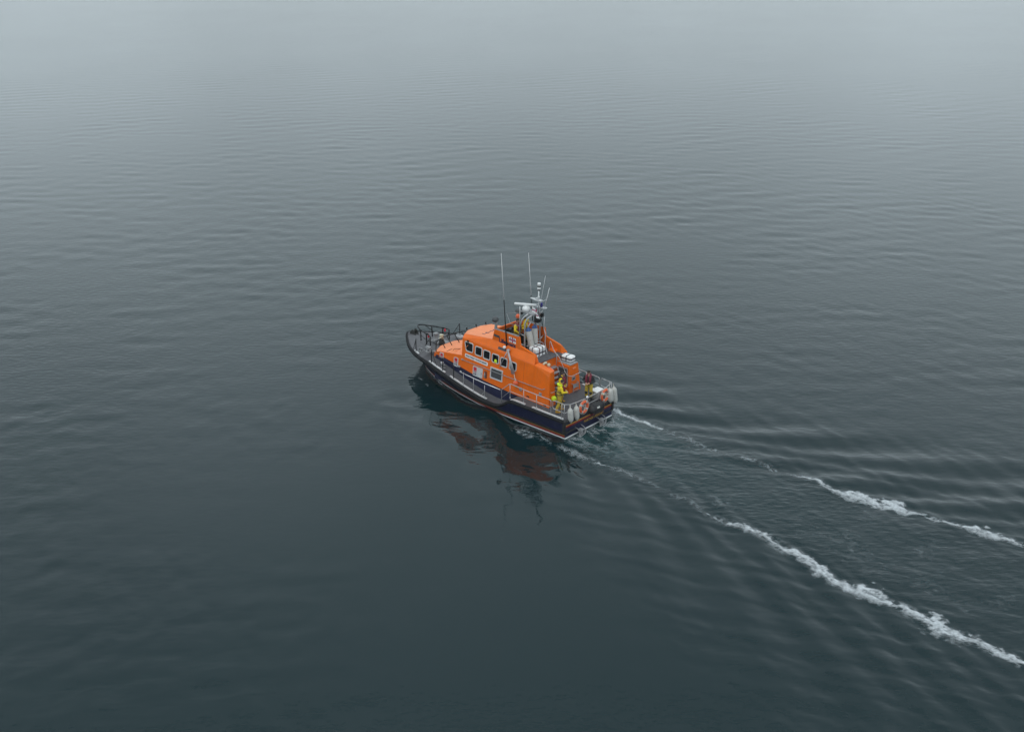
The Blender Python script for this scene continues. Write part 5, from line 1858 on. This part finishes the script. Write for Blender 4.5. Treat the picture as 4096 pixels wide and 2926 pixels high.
    if legs == 'ochre':
        b = B()
        for s, f, kn in ((1, P['lf'], P['lk']), (-1, P['rf'], P['rk'])):
            hip = pel + Vector((0, s * .10, -.04)); an = Vector((f[0], f[1], .10))
            k = Vector(kn) if kn else (hip + an) / 2 + Vector((.045, s * .015, 0))
            b.ell(k + Vector((.035, 0, .0)), (.07, .075, .11), 12, 8)
        b.build('knee_pads', 'jacketblack', root)
    return root

DZ = 1.185
person((.80, 1.50, DZ), R(-128), 'crew member in yellow jacket standing by the port quarter rail, holding a line',
       dict(lf=(.16, .16), rf=(-.14, -.17), le=(.10, .28, 1.16), lw=(.36, .17, 1.09), re=(.12, -.27, 1.17), rw=(.37, -.12, 1.11), lean=.12, curl=.9), 'yellow', 'ochre', 'boot', jacket='maroon', hood='neon', head_down=.45)
person((1.46, .62, DZ), R(-150), 'crew member in yellow jacket and maroon lifejacket at the foot of the stair',
       dict(lf=(.05, .13), rf=(-.06, -.14), le=(.04, .30, 1.18), lw=(.22, .20, 1.0), re=(.05, -.29, 1.18), rw=(.24, -.12, 1.02), lean=.08), 'yellow', 'ochre', 'boot', jacket='maroon', hood='jacketblack', head_down=.35)
person((.55, -.62, DZ), R(112), 'crew member in black jacket and maroon lifejacket at the stern, looking down',
       dict(lf=(.04, .13), rf=(.0, -.13), le=(.05, .30, 1.17), lw=(.25, .10, 1.12), re=(.04, -.30, 1.17), rw=(.24, -.10, 1.10), lean=.10, curl=.8), 'jacketblack', 'ochre', 'jacketblack', jacket='maroon', head_down=.6)
person((5.05, .18, 3.17), R(-165), 'bareheaded crew member in yellow sleeves and maroon lifejacket facing aft on the flying bridge',
       dict(le=(.02, .33, 1.16), lw=(.14, .36, .96), re=(.08, -.30, 1.16), rw=(.24, -.20, 1.02), lean=.06), 'yellow', 'ochre', 'boot', jacket='maroon', head_down=.25, scale=.96)
person((4.82, -.36, 3.17), R(40), 'yellow clad crew member behind the mast on the flying bridge',
       dict(le=(.08, .30, 1.18), lw=(.30, .16, 1.14), re=(.08, -.30, 1.18), rw=(.30, -.14, 1.12), lean=.1), 'yellow', 'ochre', 'boot', hood='yellow', head_down=.1, scale=.98)
person((5.32, -.30, 3.17), R(10), 'crew member in orange helmet and maroon jacket at the helm',
       dict(le=(.08, .30, 1.18), lw=(.26, .20, 1.12), re=(.08, -.30, 1.18), rw=(.26, -.20, 1.12), lean=.04), 'maroon', 'ochre', 'boot', helmet_m='buoyorange', hair=None, head_down=.05, scale=.95)

# ================================================================== HAZE
# thin sea mist: one closed box of even density round the camera and the whole scene
b = B()
b.box((0, 0, 11.6), (36000, 36000, 26.2))
def haze_mat():
    m = bpy.data.materials.new('sea_mist')
    m.use_nodes = True
    nt = m.node_tree
    nt.nodes.clear()
    o = nt.nodes.new('ShaderNodeOutputMaterial')
    v = nt.nodes.new('ShaderNodeVolumePrincipled')
    v.inputs['Color'].default_value = (1.0, 0.98, 0.97, 1)
    v.inputs['Density'].default_value = 0.00025
    v.inputs['Anisotropy'].default_value = 0.0
    nt.links.new(v.outputs[0], o.inputs['Volume'])
    return m
hz = b.build('haze', haze_mat())
hz['kind'] = 'stuff'
hz['label'] = 'thin grey sea mist over the whole water'
